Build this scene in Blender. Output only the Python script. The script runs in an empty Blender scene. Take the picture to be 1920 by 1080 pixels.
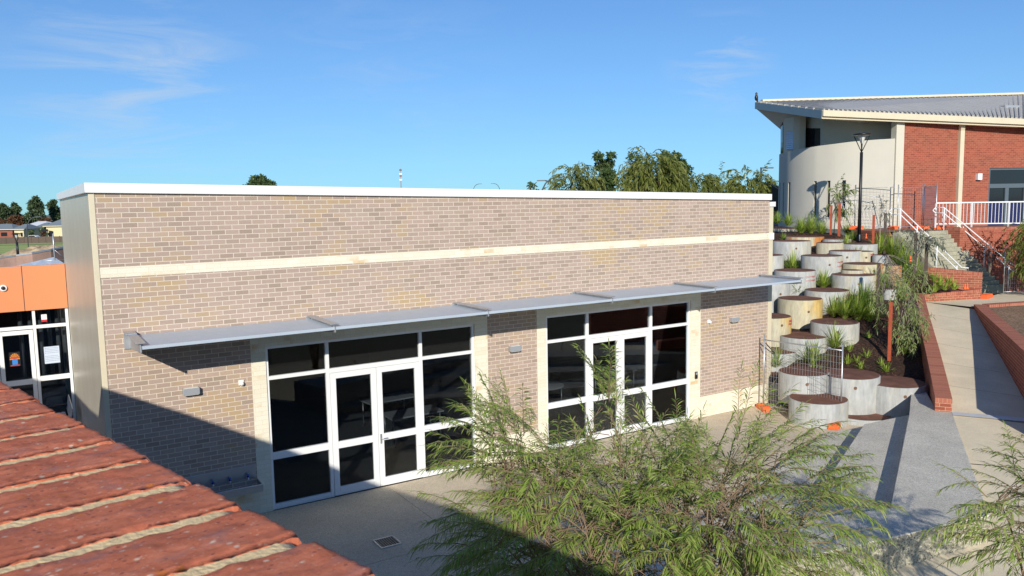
import bpy, math, random
from math import sin, cos, pi, radians, sqrt, atan2, hypot
from mathutils import Vector, Matrix, noise
random.seed(7)
R = random.random
def U(a, b): return a + (b - a) * random.random()

# ------------------------------------------------------------------ camera, sky, sun, exposure
scene = bpy.context.scene
COL = scene.collection
CAM = Vector((0, -15, 5.82))
FW = Vector((0.52560051, 0.84396856, -0.10705685))
RT = Vector((0.84771601, -0.53016006, -0.01754636))
UP = Vector((0.07156585, 0.08153143, 0.99409806))
FOC = 1490.0
cd = bpy.data.cameras.new('camera'); cam = bpy.data.objects.new('camera', cd); COL.objects.link(cam)
m = Matrix((RT, UP, -FW)).transposed().to_4x4(); m.translation = CAM
cam.matrix_world = m
cd.sensor_width = 36; cd.lens = FOC / 1920 * 36; cd.clip_start = 0.02; cd.clip_end = 6000
cd.dof.use_dof = True; cd.dof.focus_distance = 18; cd.dof.aperture_fstop = 30
scene.camera = cam

SUN = Vector((.89, 1.4, -.70)).normalized()       # the way the light travels
world = bpy.data.worlds.new('World'); scene.world = world; world.use_nodes = True
def build_world():
    nt = world.node_tree; N = nt.nodes; L = nt.links
    bg = N['Background']
    sky = N.new('ShaderNodeTexSky'); sky.sky_type = 'NISHITA'; sky.sun_disc = False
    sky.sun_elevation = math.asin(-SUN.z); sky.sun_rotation = atan2(-SUN.x, -SUN.y) % (2 * pi)
    sky.altitude = 900; sky.air_density = 1.0; sky.dust_density = 0.0; sky.ozone_density = 3.0
    tc = N.new('ShaderNodeTexCoord')
    hs = N.new('ShaderNodeHueSaturation'); hs.inputs['Saturation'].default_value = 1.12; hs.inputs['Value'].default_value = 1.0
    L.new(sky.outputs[0], hs.inputs['Color'])
    den = N.new('ShaderNodeVectorMath'); den.operation = 'ADD'; den.inputs[1].default_value = (4.0, 11.0, 20.0)
    L.new(hs.outputs[0], den.inputs[0])
    num = N.new('ShaderNodeVectorMath'); num.operation = 'MULTIPLY'; num.inputs[1].default_value = (5.0, 14.5, 30.5)
    L.new(hs.outputs[0], num.inputs[0])
    dv = N.new('ShaderNodeVectorMath'); dv.operation = 'DIVIDE'; L.new(num.outputs[0], dv.inputs[0]); L.new(den.outputs[0], dv.inputs[1])
    cur = dv.outputs[0]
    def wisp(cdir, size, axis_rot, sc, seed, strength, cur):
        mp = N.new('ShaderNodeMapping'); mp.inputs['Rotation'].default_value = axis_rot; mp.inputs['Scale'].default_value = sc
        mp.inputs['Location'].default_value = (seed, seed * .7, 0)
        L.new(tc.outputs['Generated'], mp.inputs['Vector'])
        nz = N.new('ShaderNodeTexNoise'); nz.inputs['Scale'].default_value = 4; nz.inputs['Detail'].default_value = 9
        nz.inputs['Roughness'].default_value = .62; nz.inputs['Distortion'].default_value = .8
        L.new(mp.outputs[0], nz.inputs['Vector'])
        rp = N.new('ShaderNodeMapRange'); rp.inputs['From Min'].default_value = .46; rp.inputs['From Max'].default_value = .78
        L.new(nz.outputs['Fac'], rp.inputs['Value'])
        dt = N.new('ShaderNodeVectorMath'); dt.operation = 'DISTANCE'; dt.inputs[1].default_value = cdir
        L.new(tc.outputs['Generated'], dt.inputs[0])
        ms = N.new('ShaderNodeMapRange'); ms.interpolation_type = 'SMOOTHSTEP'
        ms.inputs['From Min'].default_value = size; ms.inputs['From Max'].default_value = 0
        L.new(dt.outputs['Value'], ms.inputs['Value'])
        mu = N.new('ShaderNodeMath'); mu.operation = 'MULTIPLY'
        L.new(rp.outputs[0], mu.inputs[0]); L.new(ms.outputs[0], mu.inputs[1])
        mu2 = N.new('ShaderNodeMath'); mu2.operation = 'MULTIPLY'; mu2.inputs[1].default_value = strength; mu2.use_clamp = True
        L.new(mu.outputs[0], mu2.inputs[0])
        mx = N.new('ShaderNodeMixRGB'); mx.inputs['Color2'].default_value = (5.2, 6.2, 7.4, 1)
        L.new(mu2.outputs[0], mx.inputs['Fac']); L.new(cur, mx.inputs['Color1'])
        return mx.outputs[0]
    def dr(x, y):
        v = (FW + RT * ((x - 960) / FOC) - UP * ((y - 540) / FOC)).normalized(); return v
    cur = wisp(dr(250, 180), .19, (0, .0, radians(58)), (1.2, 2.6, 8.0), 3.1, .8, cur)
    cur = wisp(dr(1350, 118), .08, (0, 0, radians(58)), (2, 3.0, 10.0), 1.4, .8, cur)
    cur = wisp(dr(720, 160), .22, (0, 0, radians(58)), (2, 3.0, 9.0), 8.3, .2, cur)
    L.new(cur, bg.inputs['Color']); bg.inputs['Strength'].default_value = 0.1
build_world()
sl = bpy.data.lights.new('sun', 'SUN'); sl.energy = 4.6; sl.angle = radians(.5); sl.color = (1, .95, .86)
so = bpy.data.objects.new('sun', sl); COL.objects.link(so); so.rotation_euler = SUN.to_track_quat('-Z', 'Y').to_euler()
so.location = (-20, -40, 30)
scene.view_settings.view_transform = 'Standard'; scene.view_settings.look = 'None'
scene.view_settings.exposure = 0.1; scene.view_settings.gamma = 1.0
scene.cycles.max_bounces = 6; scene.cycles.transparent_max_bounces = 12

# ------------------------------------------------------------------ helpers
def ray(x, y): return FW + RT * ((x - 960) / FOC) - UP * ((y - 540) / FOC)
def at(x, y, d): return CAM + ray(x, y) * d
def onZ(x, y, z):
    d = ray(x, y); return CAM + d * ((z - CAM.z) / d.z)
def onY(x, y, Y):
    d = ray(x, y); return CAM + d * ((Y - CAM.y) / d.y)

ROOT = {}
def tag(o, label=None, cat=None, group=None, kind=None):
    if label: o['label'] = label
    if cat: o['category'] = cat
    if group: o['group'] = group
    if kind: o['kind'] = kind
    return o
def thing(name, label, cat, loc=(0, 0, 0), group=None):
    o = bpy.data.objects.new(name, None); COL.objects.link(o); o.location = loc
    o.empty_display_size = .2
    ROOT[o] = Vector(loc)
    return tag(o, label, cat, group)

class MB:
    def __init__(s, udir=(1, 0)):
        s.v = []; s.f = []; s.sm = []; s.udir = udir
    def face(s, idx, sm=False): s.f.append(tuple(idx)); s.sm.append(sm)
    def poly(s, pts, sm=False):
        n = len(s.v); s.v += [tuple(p) for p in pts]; s.face(range(n, n + len(pts)), sm)
    def hexa(s, p):      # 8 corners: bottom 0-3 ccw, top 4-7
        n = len(s.v); s.v += [tuple(q) for q in p]
        for f in ((3, 2, 1, 0), (4, 5, 6, 7), (0, 1, 5, 4), (1, 2, 6, 5), (2, 3, 7, 6), (3, 0, 4, 7)):
            s.face([n + i for i in f])
    def box(s, x0, y0, z0, x1, y1, z1):
        s.hexa([(x0, y0, z0), (x1, y0, z0), (x1, y1, z0), (x0, y1, z0), (x0, y0, z1), (x1, y0, z1), (x1, y1, z1), (x0, y1, z1)])
    def bar(s, a, b, w, h, up=(0, 0, 1)):   # rectangular bar a->b
        a = Vector(a); b = Vector(b); d = (b - a).normalized(); u = Vector(up)
        sd = d.cross(u)
        if sd.length < 1e-4: sd = d.cross(Vector((1, 0, 0)))
        sd.normalize(); u = sd.cross(d).normalized()
        q = []
        for p in (a, b):
            for (i, j) in ((-1, -1), (1, -1), (1, 1), (-1, 1)):
                q.append(p + sd * (i * w / 2) + u * (j * h / 2))
        n = len(s.v); s.v += [tuple(k) for k in q]
        for f in ((0, 1, 2, 3), (7, 6, 5, 4), (0, 4, 5, 1), (1, 5, 6, 2), (2, 6, 7, 3), (3, 7, 4, 0)): s.face([n + i for i in f])
    def prism(s, pts, z0, z1):   # pts ccw xy; z can be callables
        n = len(s.v); k = len(pts)
        g = (lambda z, p: z(p[0], p[1]) if callable(z) else z)
        s.v += [(p[0], p[1], g(z0, p)) for p in pts] + [(p[0], p[1], g(z1, p)) for p in pts]
        s.face([n + i for i in reversed(range(k))]); s.face([n + k + i for i in range(k)])
        for i in range(k):
            j = (i + 1) % k; s.face((n + i, n + j, n + k + j, n + k + i))
    def tube(s, pts, r, n=8, cap=True, sm=True):
        pts = [Vector(p) for p in pts]
        rs = r if isinstance(r, (list, tuple)) else [r] * len(pts)
        base = len(s.v); prev = None
        for i, p in enumerate(pts):
            d = (pts[min(i + 1, len(pts) - 1)] - pts[max(i - 1, 0)])
            if d.length < 1e-9: d = Vector((0, 0, 1))
            d.normalize()
            if prev is None:
                a = d.cross(Vector((0, 0, 1)))
                if a.length < .05: a = d.cross(Vector((1, 0, 0)))
            else: a = prev - d * prev.dot(d)
            a.normalize(); prev = a; b = d.cross(a)
            for k in range(n):
                t = 2 * pi * k / n
                s.v.append(tuple(p + (a * cos(t) + b * sin(t)) * rs[i]))
        for i in range(len(pts) - 1):
            for k in range(n):
                q = (k + 1) % n
                s.face((base + i * n + k, base + i * n + q, base + (i + 1) * n + q, base + (i + 1) * n + k), sm)
        if cap:
            s.face([base + k for k in reversed(range(n))]); e = base + (len(pts) - 1) * n
            s.face([e + k for k in range(n)])
    def lathe(s, prof, c=(0, 0, 0), n=32, sm=True):
        base = len(s.v); c = Vector(c)
        for (r, z) in prof:
            for k in range(n):
                t = 2 * pi * k / n; s.v.append((c.x + r * cos(t), c.y + r * sin(t), c.z + z))
        for i in range(len(prof) - 1):
            for k in range(n):
                q = (k + 1) % n
                s.face((base + i * n + k, base + i * n + q, base + (i + 1) * n + q, base + (i + 1) * n + k), sm)
    def build(s, name, mat, parent=None, world=True, uv=True, bevel=0):
        me = bpy.data.meshes.new(name)
        off = Vector((0, 0, 0)); root = parent
        while root is not None and root not in ROOT and root.parent is not None: root = root.parent
        if parent is not None and world and root in ROOT: off = ROOT[root]
        me.from_pydata([(x - off.x, y - off.y, z - off.z) for x, y, z in s.v], [], s.f)
        me.polygons.foreach_set('use_smooth', s.sm)
        if uv:
            ul = me.uv_layers.new(name='UVMap'); data = []
            ux, uy = s.udir
            for p in me.polygons:
                nx, ny, nz = p.normal
                if abs(nz) > .7:
                    for vi in p.vertices:
                        x, y, z = s.v[vi]; data += [x * ux + y * uy, -x * uy + y * ux]
                else:
                    l = hypot(nx, ny) or 1; tx, ty = -ny / l, nx / l
                    for vi in p.vertices:
                        x, y, z = s.v[vi]; data += [x * tx + y * ty, z]
            ul.data.foreach_set('uv', data)
        me.update()
        o = bpy.data.objects.new(name, me); COL.objects.link(o)
        if mat: me.materials.append(mat)
        if parent is not None: o.parent = parent
        if bevel:
            b = o.modifiers.new('bevel', 'BEVEL'); b.width = bevel; b.segments = 2; b.limit_method = 'ANGLE'; b.angle_limit = radians(40)
        return o

# ------------------------------------------------------------------ materials
def newmat(name):
    mt = bpy.data.materials.new(name); mt.use_nodes = True
    return mt, mt.node_tree.nodes, mt.node_tree.links, mt.node_tree.nodes['Principled BSDF']
def plain(name, c, rough=.5, metal=0, spec=.5, var=0, vscale=3, bump=0, bscale=40, coord='Object', var2=None):
    mt, N, L, P = newmat(name)
    P.inputs['Base Color'].default_value = (*c, 1); P.inputs['Roughness'].default_value = rough
    P.inputs['Metallic'].default_value = metal; P.inputs['Specular IOR Level'].default_value = spec
    if var or bump:
        tc = N.new('ShaderNodeTexCoord')
    if var:
        nz = N.new('ShaderNodeTexNoise'); nz.inputs['Scale'].default_value = vscale; nz.inputs['Detail'].default_value = 8; nz.inputs['Roughness'].default_value = .65
        L.new(tc.outputs[coord], nz.inputs['Vector'])
        rp = N.new('ShaderNodeValToRGB'); e = rp.color_ramp.elements
        c2 = var2 or tuple(k * (1 - var) for k in c)
        e[0].position = .32; e[0].color = (*c2, 1); e[1].position = .68; e[1].color = (*[min(1, k * (1 + var * .6)) for k in c], 1)
        L.new(nz.outputs['Fac'], rp.inputs[0]); L.new(rp.outputs[0], P.inputs['Base Color'])
    if bump:
        nb = N.new('ShaderNodeTexNoise'); nb.inputs['Scale'].default_value = bscale; nb.inputs['Detail'].default_value = 6
        L.new(tc.outputs[coord], nb.inputs['Vector'])
        bp = N.new('ShaderNodeBump'); bp.inputs['Strength'].default_value = bump; bp.inputs['Distance'].default_value = .02
        L.new(nb.outputs['Fac'], bp.inputs['Height']); L.new(bp.outputs[0], P.inputs['Normal'])
    return mt
def brick(name, cols, mortar, w=.24, h=.086, ms=.006, stain=None, off=.5, rough=.85, bump=.5, stain_scale=.7, stain_lo=.52):
    mt, N, L, P = newmat(name); P.inputs['Roughness'].default_value = rough; P.inputs['Specular IOR Level'].default_value = .25
    uv = N.new('ShaderNodeUVMap'); uv.uv_map = 'UVMap'
    b = N.new('ShaderNodeTexBrick'); b.offset = off; b.squash = 1
    for k, v in (('Scale', 1), ('Mortar Size', ms), ('Mortar Smooth', .15), ('Bias', 0), ('Brick Width', w), ('Row Height', h)): b.inputs[k].default_value = v
    b.inputs['Color1'].default_value = (0, 0, 0, 1); b.inputs['Color2'].default_value = (1, 1, 1, 1); b.inputs['Mortar'].default_value = (.5, .5, .5, 1)
    L.new(uv.outputs[0], b.inputs['Vector'])
    rp = N.new('ShaderNodeValToRGB'); rp.color_ramp.interpolation = 'LINEAR'
    e = rp.color_ramp.elements
    e[0].position = 0; e[0].color = (*cols[0], 1); e[1].position = 1; e[1].color = (*cols[-1], 1)
    for i, c in enumerate(cols[1:-1]):
        k = e.new((i + 1) / (len(cols) - 1)); k.color = (*c, 1)
    L.new(b.outputs['Color'], rp.inputs[0])
    cur = rp.outputs[0]
    # fine grain inside the bricks
    nz = N.new('ShaderNodeTexNoise'); nz.inputs['Scale'].default_value = 55; nz.inputs['Detail'].default_value = 5
    L.new(uv.outputs[0], nz.inputs['Vector'])
    mr = N.new('ShaderNodeMapRange'); mr.inputs['To Min'].default_value = .78; mr.inputs['To Max'].default_value = 1.2
    L.new(nz.outputs['Fac'], mr.inputs['Value'])
    mg = N.new('ShaderNodeMixRGB'); mg.blend_type = 'MULTIPLY'; mg.inputs['Fac'].default_value = 1
    L.new(cur, mg.inputs['Color1']); L.new(mr.outputs[0], mg.inputs['Color2']); cur = mg.outputs[0]
    if stain:
        ns = N.new('ShaderNodeTexNoise'); ns.inputs['Scale'].default_value = stain_scale; ns.inputs['Detail'].default_value = 4
        L.new(uv.outputs[0], ns.inputs['Vector'])
        # brick colour decides whether the patch tints this brick
        ad = N.new('ShaderNodeMath'); ad.operation = 'MULTIPLY_ADD'; ad.inputs[1].default_value = .22
        L.new(b.outputs['Color'], ad.inputs[0]); L.new(ns.outputs['Fac'], ad.inputs[2])
        ms_ = N.new('ShaderNodeMapRange'); ms_.inputs['From Min'].default_value = stain_lo + .1; ms_.inputs['From Max'].default_value = stain_lo + .28
        L.new(ad.outputs[0], ms_.inputs['Value'])
        mx = N.new('ShaderNodeMixRGB'); mx.inputs['Color2'].default_value = (*stain, 1)
        mm = N.new('ShaderNodeMath'); mm.operation = 'MULTIPLY'; mm.inputs[1].default_value = .8
        L.new(ms_.outputs[0], mm.inputs[0]); L.new(mm.outputs[0], mx.inputs['Fac']); L.new(cur, mx.inputs['Color1']); cur = mx.outputs[0]
    mx = N.new('ShaderNodeMixRGB'); mx.inputs['Color2'].default_value = (*mortar, 1)
    L.new(b.outputs['Fac'], mx.inputs['Fac']); L.new(cur, mx.inputs['Color1'])
    L.new(mx.outputs[0], P.inputs['Base Color'])
    inv = N.new('ShaderNodeMath'); inv.operation = 'SUBTRACT'; inv.inputs[0].default_value = 1; L.new(b.outputs['Fac'], inv.inputs[1])
    ad2 = N.new('ShaderNodeMath'); ad2.operation = 'MULTIPLY_ADD'; ad2.inputs[1].default_value = .3
    L.new(nz.outputs['Fac'], ad2.inputs[0]); L.new(inv.outputs[0], ad2.inputs[2])
    bp = N.new('ShaderNodeBump'); bp.inputs['Strength'].default_value = bump; bp.inputs['Distance'].default_value = .008
    L.new(ad2.outputs[0], bp.inputs['Height']); L.new(bp.outputs[0], P.inputs['Normal'])
    return mt
def leafmat(name, cols, trans=.3, rough=.5):
    mt, N, L, P = newmat(name); P.inputs['Roughness'].default_value = rough; P.inputs['Specular IOR Level'].default_value = .35
    g = N.new('ShaderNodeNewGeometry'); rp = N.new('ShaderNodeValToRGB'); e = rp.color_ramp.elements
    e[0].position = 0; e[0].color = (*cols[0], 1); e[1].position = 1; e[1].color = (*cols[-1], 1)
    for i, c in enumerate(cols[1:-1]):
        k = e.new((i + 1) / (len(cols) - 1)); k.color = (*c, 1)
    L.new(g.outputs['Random Per Island'], rp.inputs[0]); L.new(rp.outputs[0], P.inputs['Base Color'])
    tr = N.new('ShaderNodeBsdfTranslucent'); L.new(rp.outputs[0], tr.inputs['Color'])
    mx = N.new('ShaderNodeMixShader'); mx.inputs[0].default_value = trans
    L.new(P.outputs[0], mx.inputs[1]); L.new(tr.outputs[0], mx.inputs[2]); L.new(mx.outputs[0], N['Material Output'].inputs['Surface'])
    return mt
def speckle(name, base, dark, light, scale=90, rough=.85, patch=.15, bump=.35):
    """exposed-aggregate or worn concrete: fine two-tone grain over broad blotches"""
    mt, N, L, P = newmat(name); P.inputs['Roughness'].default_value = rough; P.inputs['Specular IOR Level'].default_value = .3
    tc = N.new('ShaderNodeTexCoord')
    vo = N.new('ShaderNodeTexVoronoi'); vo.inputs['Scale'].default_value = scale; L.new(tc.outputs['Object'], vo.inputs['Vector'])
    sp = N.new('ShaderNodeSeparateColor'); L.new(vo.outputs['Color'], sp.inputs[0])
    rp = N.new('ShaderNodeValToRGB'); e = rp.color_ramp.elements
    e[0].position = 0; e[0].color = (*dark, 1); e[1].position = 1; e[1].color = (*light, 1)
    k = e.new(.3); k.color = (*base, 1); k = e.new(.75); k.color = (*base, 1)
    L.new(sp.outputs[0], rp.inputs[0])
    nz = N.new('ShaderNodeTexNoise'); nz.inputs['Scale'].default_value = .9; nz.inputs['Detail'].default_value = 8; nz.inputs['Roughness'].default_value = .7
    L.new(tc.outputs['Object'], nz.inputs['Vector'])
    mr = N.new('ShaderNodeMapRange'); mr.inputs['From Min'].default_value = .3; mr.inputs['From Max'].default_value = .7
    mr.inputs['To Min'].default_value = 1 - patch; mr.inputs['To Max'].default_value = 1 + patch
    L.new(nz.outputs['Fac'], mr.inputs['Value'])
    mg = N.new('ShaderNodeMixRGB'); mg.blend_type = 'MULTIPLY'; mg.inputs['Fac'].default_value = 1
    L.new(rp.outputs[0], mg.inputs['Color1']); L.new(mr.outputs[0], mg.inputs['Color2']); L.new(mg.outputs[0], P.inputs['Base Color'])
    bp = N.new('ShaderNodeBump'); bp.inputs['Strength'].default_value = bump; bp.inputs['Distance'].default_value = .006
    L.new(sp.outputs[0], bp.inputs['Height']); L.new(bp.outputs[0], P.inputs['Normal'])
    return mt
def glassmat(name, tint, refl=.06):
    mt, N, L, P = newmat(name); N.remove(P)
    t = N.new('ShaderNodeBsdfTransparent'); t.inputs[0].default_value = (*tint, 1)
    g = N.new('ShaderNodeBsdfGlossy'); g.inputs['Roughness'].default_value = .01; g.inputs['Color'].default_value = (.9, .95, 1, 1)
    lw = N.new('ShaderNodeFresnel'); lw.inputs['IOR'].default_value = 1.45
    mx = N.new('ShaderNodeMixShader'); L.new(lw.outputs[0], mx.inputs[0]); L.new(t.outputs[0], mx.inputs[1]); L.new(g.outputs[0], mx.inputs[2])
    L.new(mx.outputs[0], N['Material Output'].inputs['Surface'])
    return mt
def tubmat(name, base, rust, amt, seed, side=.35):
    mt, N, L, P = newmat(name); P.inputs['Roughness'].default_value = .8; P.inputs['Specular IOR Level'].default_value = .25
    tc = N.new('ShaderNodeTexCoord')
    mp = N.new('ShaderNodeMapping'); mp.inputs['Location'].default_value = (seed, seed * 1.7, 0); mp.inputs['Scale'].default_value = (1.6, 1.6, .45)
    L.new(tc.outputs['Object'], mp.inputs[0])
    nz = N.new('ShaderNodeTexNoise'); nz.inputs['Scale'].default_value = 1.1; nz.inputs['Detail'].default_value = 6; nz.inputs['Roughness'].default_value = .6
    L.new(mp.outputs[0], nz.inputs['Vector'])
    rp = N.new('ShaderNodeValToRGB'); e = rp.color_ramp.elements
    pos = .68 - amt
    cream = tuple(a * .35 + b * .65 for a, b in zip((.62, .52, .27), base))
    e[0].position = max(0, pos - .15); e[0].color = (*base, 1); e[1].position = min(.98, pos + .14); e[1].color = (*rust, 1)
    k = e.new(max(.01, pos)); k.color = (*cream, 1)
    sx = N.new('ShaderNodeVectorMath'); sx.operation = 'DOT_PRODUCT'; sx.inputs[1].default_value = (.83, -.55, .12); L.new(tc.outputs['Object'], sx.inputs[0])
    sm = N.new('ShaderNodeMapRange'); sm.inputs['From Min'].default_value = .1; sm.inputs['From Max'].default_value = .85; sm.inputs['To Min'].default_value = -.05; sm.inputs['To Max'].default_value = side; L.new(sx.outputs['Value'], sm.inputs['Value'])
    sa = N.new('ShaderNodeMath'); sa.operation = 'ADD'; L.new(nz.outputs['Fac'], sa.inputs[0]); L.new(sm.outputs[0], sa.inputs[1])
    L.new(sa.outputs[0], rp.inputs[0])
    n2 = N.new('ShaderNodeTexNoise'); n2.inputs['Scale'].default_value = 4.5; n2.inputs['Detail'].default_value = 10; n2.inputs['Roughness'].default_value = .7
    L.new(mp.outputs[0], n2.inputs['Vector'])
    mr = N.new('ShaderNodeMapRange'); mr.inputs['From Min'].default_value = .3; mr.inputs['From Max'].default_value = .7; mr.inputs['To Min'].default_value = .66; mr.inputs['To Max'].default_value = 1.12
    L.new(n2.outputs['Fac'], mr.inputs['Value'])
    mg = N.new('ShaderNodeMixRGB'); mg.blend_type = 'MULTIPLY'; mg.inputs['Fac'].default_value = 1
    L.new(rp.outputs[0], mg.inputs['Color1']); L.new(mr.outputs[0], mg.inputs['Color2']); L.new(mg.outputs[0], P.inputs['Base Color'])
    bp = N.new('ShaderNodeBump'); bp.inputs['Strength'].default_value = .25; bp.inputs['Distance'].default_value = .02
    L.new(n2.outputs['Fac'], bp.inputs['Height']); L.new(bp.outputs[0], P.inputs['Normal'])
    return mt
def ridged(name, c, axis, period, depth=.02, rough=.45, metal=0, var=.06):
    """sheet with straight ribs: real profile is too fine to see, so it is a bump along one axis"""
    mt, N, L, P = newmat(name); P.inputs['Roughness'].default_value = rough; P.inputs['Metallic'].default_value = metal
    uv = N.new('ShaderNodeTexCoord'); sx = N.new('ShaderNodeSeparateXYZ'); L.new(uv.outputs['UV'], sx.inputs[0])
    mu = N.new('ShaderNodeMath'); mu.operation = 'MULTIPLY'; mu.inputs[1].default_value = 2 * pi / period; L.new(sx.outputs[axis], mu.inputs[0])
    sn = N.new('ShaderNodeMath'); sn.operation = 'SINE'; L.new(mu.outputs[0], sn.inputs[0])
    pw = N.new('ShaderNodeMapRange'); pw.inputs['From Min'].default_value = .75; pw.inputs['From Max'].default_value = 1; L.new(sn.outputs[0], pw.inputs['Value'])
    bp = N.new('ShaderNodeBump'); bp.inputs['Strength'].default_value = .6; bp.inputs['Distance'].default_value = depth; L.new(pw.outputs[0], bp.inputs['Height'])
    L.new(bp.outputs[0], P.inputs['Normal'])
    nz = N.new('ShaderNodeTexNoise'); nz.inputs['Scale'].default_value = 1.2; nz.inputs['Detail'].default_value = 5; L.new(uv.outputs['Object'], nz.inputs['Vector'])
    rp = N.new('ShaderNodeValToRGB'); e = rp.color_ramp.elements
    e[0].position = .3; e[0].color = (*[k * (1 - var) for k in c], 1); e[1].position = .7; e[1].color = (*[k * (1 + var) for k in c], 1)
    L.new(nz.outputs['Fac'], rp.inputs[0]); L.new(rp.outputs[0], P.inputs['Base Color'])
    return mt
M = {}
M['brick_beige'] = brick('brick_beige', [(.35, .265, .205), (.40, .30, .24), (.42, .315, .255), (.44, .33, .265), (.465, .35, .285), (.405, .305, .23)], (.68, .59, .47), ms=.0062, stain=(.46, .325, .17), stain_lo=.56)
M['brick_cream'] = brick('brick_cream', [(.74, .68, .52), (.77, .715, .56), (.80, .75, .60), (.76, .69, .53)], (.66, .58, .43), ms=.003, stain=(.60, .38, .14), stain_lo=.62, stain_scale=1.6, bump=.2)
M['brick_red'] = brick('brick_red', [(.27, .075, .045), (.34, .10, .055), (.38, .115, .065), (.31, .085, .05)], (.58, .40, .27), ms=.005)
M['brick_red_far'] = brick('brick_red_far', [(.26, .066, .04), (.32, .084, .05), (.37, .10, .058), (.30, .075, .043)], (.44, .235, .155), ms=.005)
M['coping_red'] = brick('coping_red', [(.30, .085, .05), (.37, .12, .075), (.42, .15, .09), (.34, .10, .06)], (.55, .36, .25), w=.086, h=20, ms=.004, off=0)
M['near_brick'] = None
M['white'] = plain('white_powdercoat', (.80, .80, .78), .35)
M['fascia_white'] = plain('white_fascia', (.80, .80, .77), .4, var=.03, vscale=1)
M['galv'] = plain('galvanised_steel', (.52, .54, .56), .42, metal=.75, var=.12, vscale=6)
M['awning'] = plain('awning_sheet', (.44, .50, .56), .42, metal=0, var=.05, vscale=2)
M['fitting_grey'] = plain('grey_fitting', (.40, .42, .44), .4, metal=.3)
M['cladding'] = ridged('ribbed_cladding', (.52, .47, .36), 0, .29, depth=.012, rough=.35)
M['trim'] = plain('cream_trim', (.66, .58, .41), .5, var=.05)
M['orange'] = plain('orange_panel', (.72, .27, .115), .38, var=.03, vscale=1)
M['glass'] = glassmat('tinted_glass', (.62, .64, .65))
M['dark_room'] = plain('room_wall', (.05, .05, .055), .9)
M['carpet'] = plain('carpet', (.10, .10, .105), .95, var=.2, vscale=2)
M['table_top'] = plain('pale_laminate', (.45, .47, .5), .4)
M['yellow'] = plain('yellow_plastic', (.7, .35, .03), .4)
M['black'] = plain('black_metal', (.012, .012, .014), .4)
M['plaza'] = speckle('exposed_aggregate', (.60, .50, .36), (.36, .29, .20), (.76, .66, .50), scale=95, patch=.12)
M['seating'] = speckle('grey_aggregate', (.59, .55, .455), (.34, .31, .26), (.78, .73, .61), scale=75, patch=.16, bump=.6)
M['path'] = speckle('path_concrete', (.70, .60, .42), (.64, .55, .38), (.76, .66, .47), scale=60, patch=.13, bump=.15)
M['strip'] = plain('path_strip', (.58, .60, .60), .8, var=.1)
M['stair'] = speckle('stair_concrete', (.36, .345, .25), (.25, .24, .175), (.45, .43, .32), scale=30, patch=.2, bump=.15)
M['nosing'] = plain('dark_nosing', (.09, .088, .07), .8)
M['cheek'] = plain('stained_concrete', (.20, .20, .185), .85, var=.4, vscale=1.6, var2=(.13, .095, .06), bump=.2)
M['mulch'] = speckle('dark_mulch', (.04, .02, .013), (.012, .007, .005), (.12, .06, .035), scale=26, patch=.35, bump=1.0)
M['mulch_light'] = speckle('woodchip', (.27, .165, .095), (.11, .06, .035), (.42, .29, .18), scale=24, patch=.2, bump=.9)
M['lid'] = plain('brown_lid', (.20, .098, .068), .92, 0, .1, var=.3, vscale=2.5, bump=.15, bscale=60)
M['redpaint'] = plain('red_spray_paint', (.62, .13, .15), .6)
M['render_cream'] = plain('cream_render', (.52, .49, .41), .8, var=.05, vscale=.6)
M['render_warm'] = plain('warm_render', (.60, .56, .45), .8, var=.05, vscale=.6)
M['soffit'] = plain('soffit', (.62, .58, .48), .8)
M['roof_sheet'] = ridged('grey_roof_sheet', (.46, .43, .375), 0, .5, depth=.09, rough=.5)
M['teal_frame'] = plain('slate_frame', (.10, .13, .15), .4)
M['dkglass'] = plain('dark_window', (.015, .017, .022), .06, spec=.6)
M['navy'] = plain('navy_panel', (.015, .02, .085), .35)
M['plastic_orange'] = plain('orange_plastic', (.85, .14, .03), .5, var=.1)
M['hivis'] = plain('hi_vis_cloth', (.55, .85, .03), .8)
M['navy_cloth'] = plain('navy_cloth', (.02, .025, .06), .9)
M['stake_red'] = plain('red_stake', (.42, .085, .035), .8, var=.25, vscale=8)
M['stake_grey'] = plain('weathered_stake', (.10, .075, .06), .9, var=.3, vscale=8)
M['bark'] = plain('bark', (.16, .12, .09), .9, var=.35, vscale=14, bump=.3)
M['bark_pale'] = plain('pale_bark', (.34, .29, .23), .9, var=.3, vscale=14)
M['twig'] = plain('twig', (.24, .165, .105), .85)
M['lawn'] = plain('lawn', (.38, .44, .11), .95, var=.2, vscale=.12)
M['ground'] = plain('dry_ground', (.20, .17, .11), .95, var=.35, vscale=.08, var2=(.10, .115, .05))
M['paving'] = plain('red_paving', (.22, .105, .075), .85, var=.15, vscale=3)
M['mound'] = plain('sandy_mound', (.52, .40, .24), .95, var=.3, vscale=.5, var2=(.22, .15, .09), bump=.8, bscale=2)
M['fibro'] = plain('brown_wall_panels', (.34, .215, .165), .85, var=.25, vscale=1)
M['roofw'] = plain('white_roof', (.74, .74, .73), .4)
M['stainless'] = plain('stainless_steel', (.55, .57, .6), .28, metal=.9)
M['blue'] = plain('blue_plastic', (.01, .04, .35), .4)
M['paper'] = plain('paper', (.55, .62, .72), .7)
M['lens'] = plain('lamp_glass', (.75, .75, .7), .2)
M['grate'] = plain('drain_grate', (.06, .065, .07), .4, metal=.6)
M['tyre'] = plain('rubber', (.02, .02, .02), .8)
M['car_white'] = plain('car_paint', (.8, .8, .8), .2)
M['tile_grey'] = plain('grey_roof_tiles', (.20, .235, .25), .7, var=.12)
M['house_cream'] = plain('house_render', (.66, .56, .33), .8)
M['house_brick'] = plain('house_brick', (.30, .10, .06), .85, var=.2)
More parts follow.
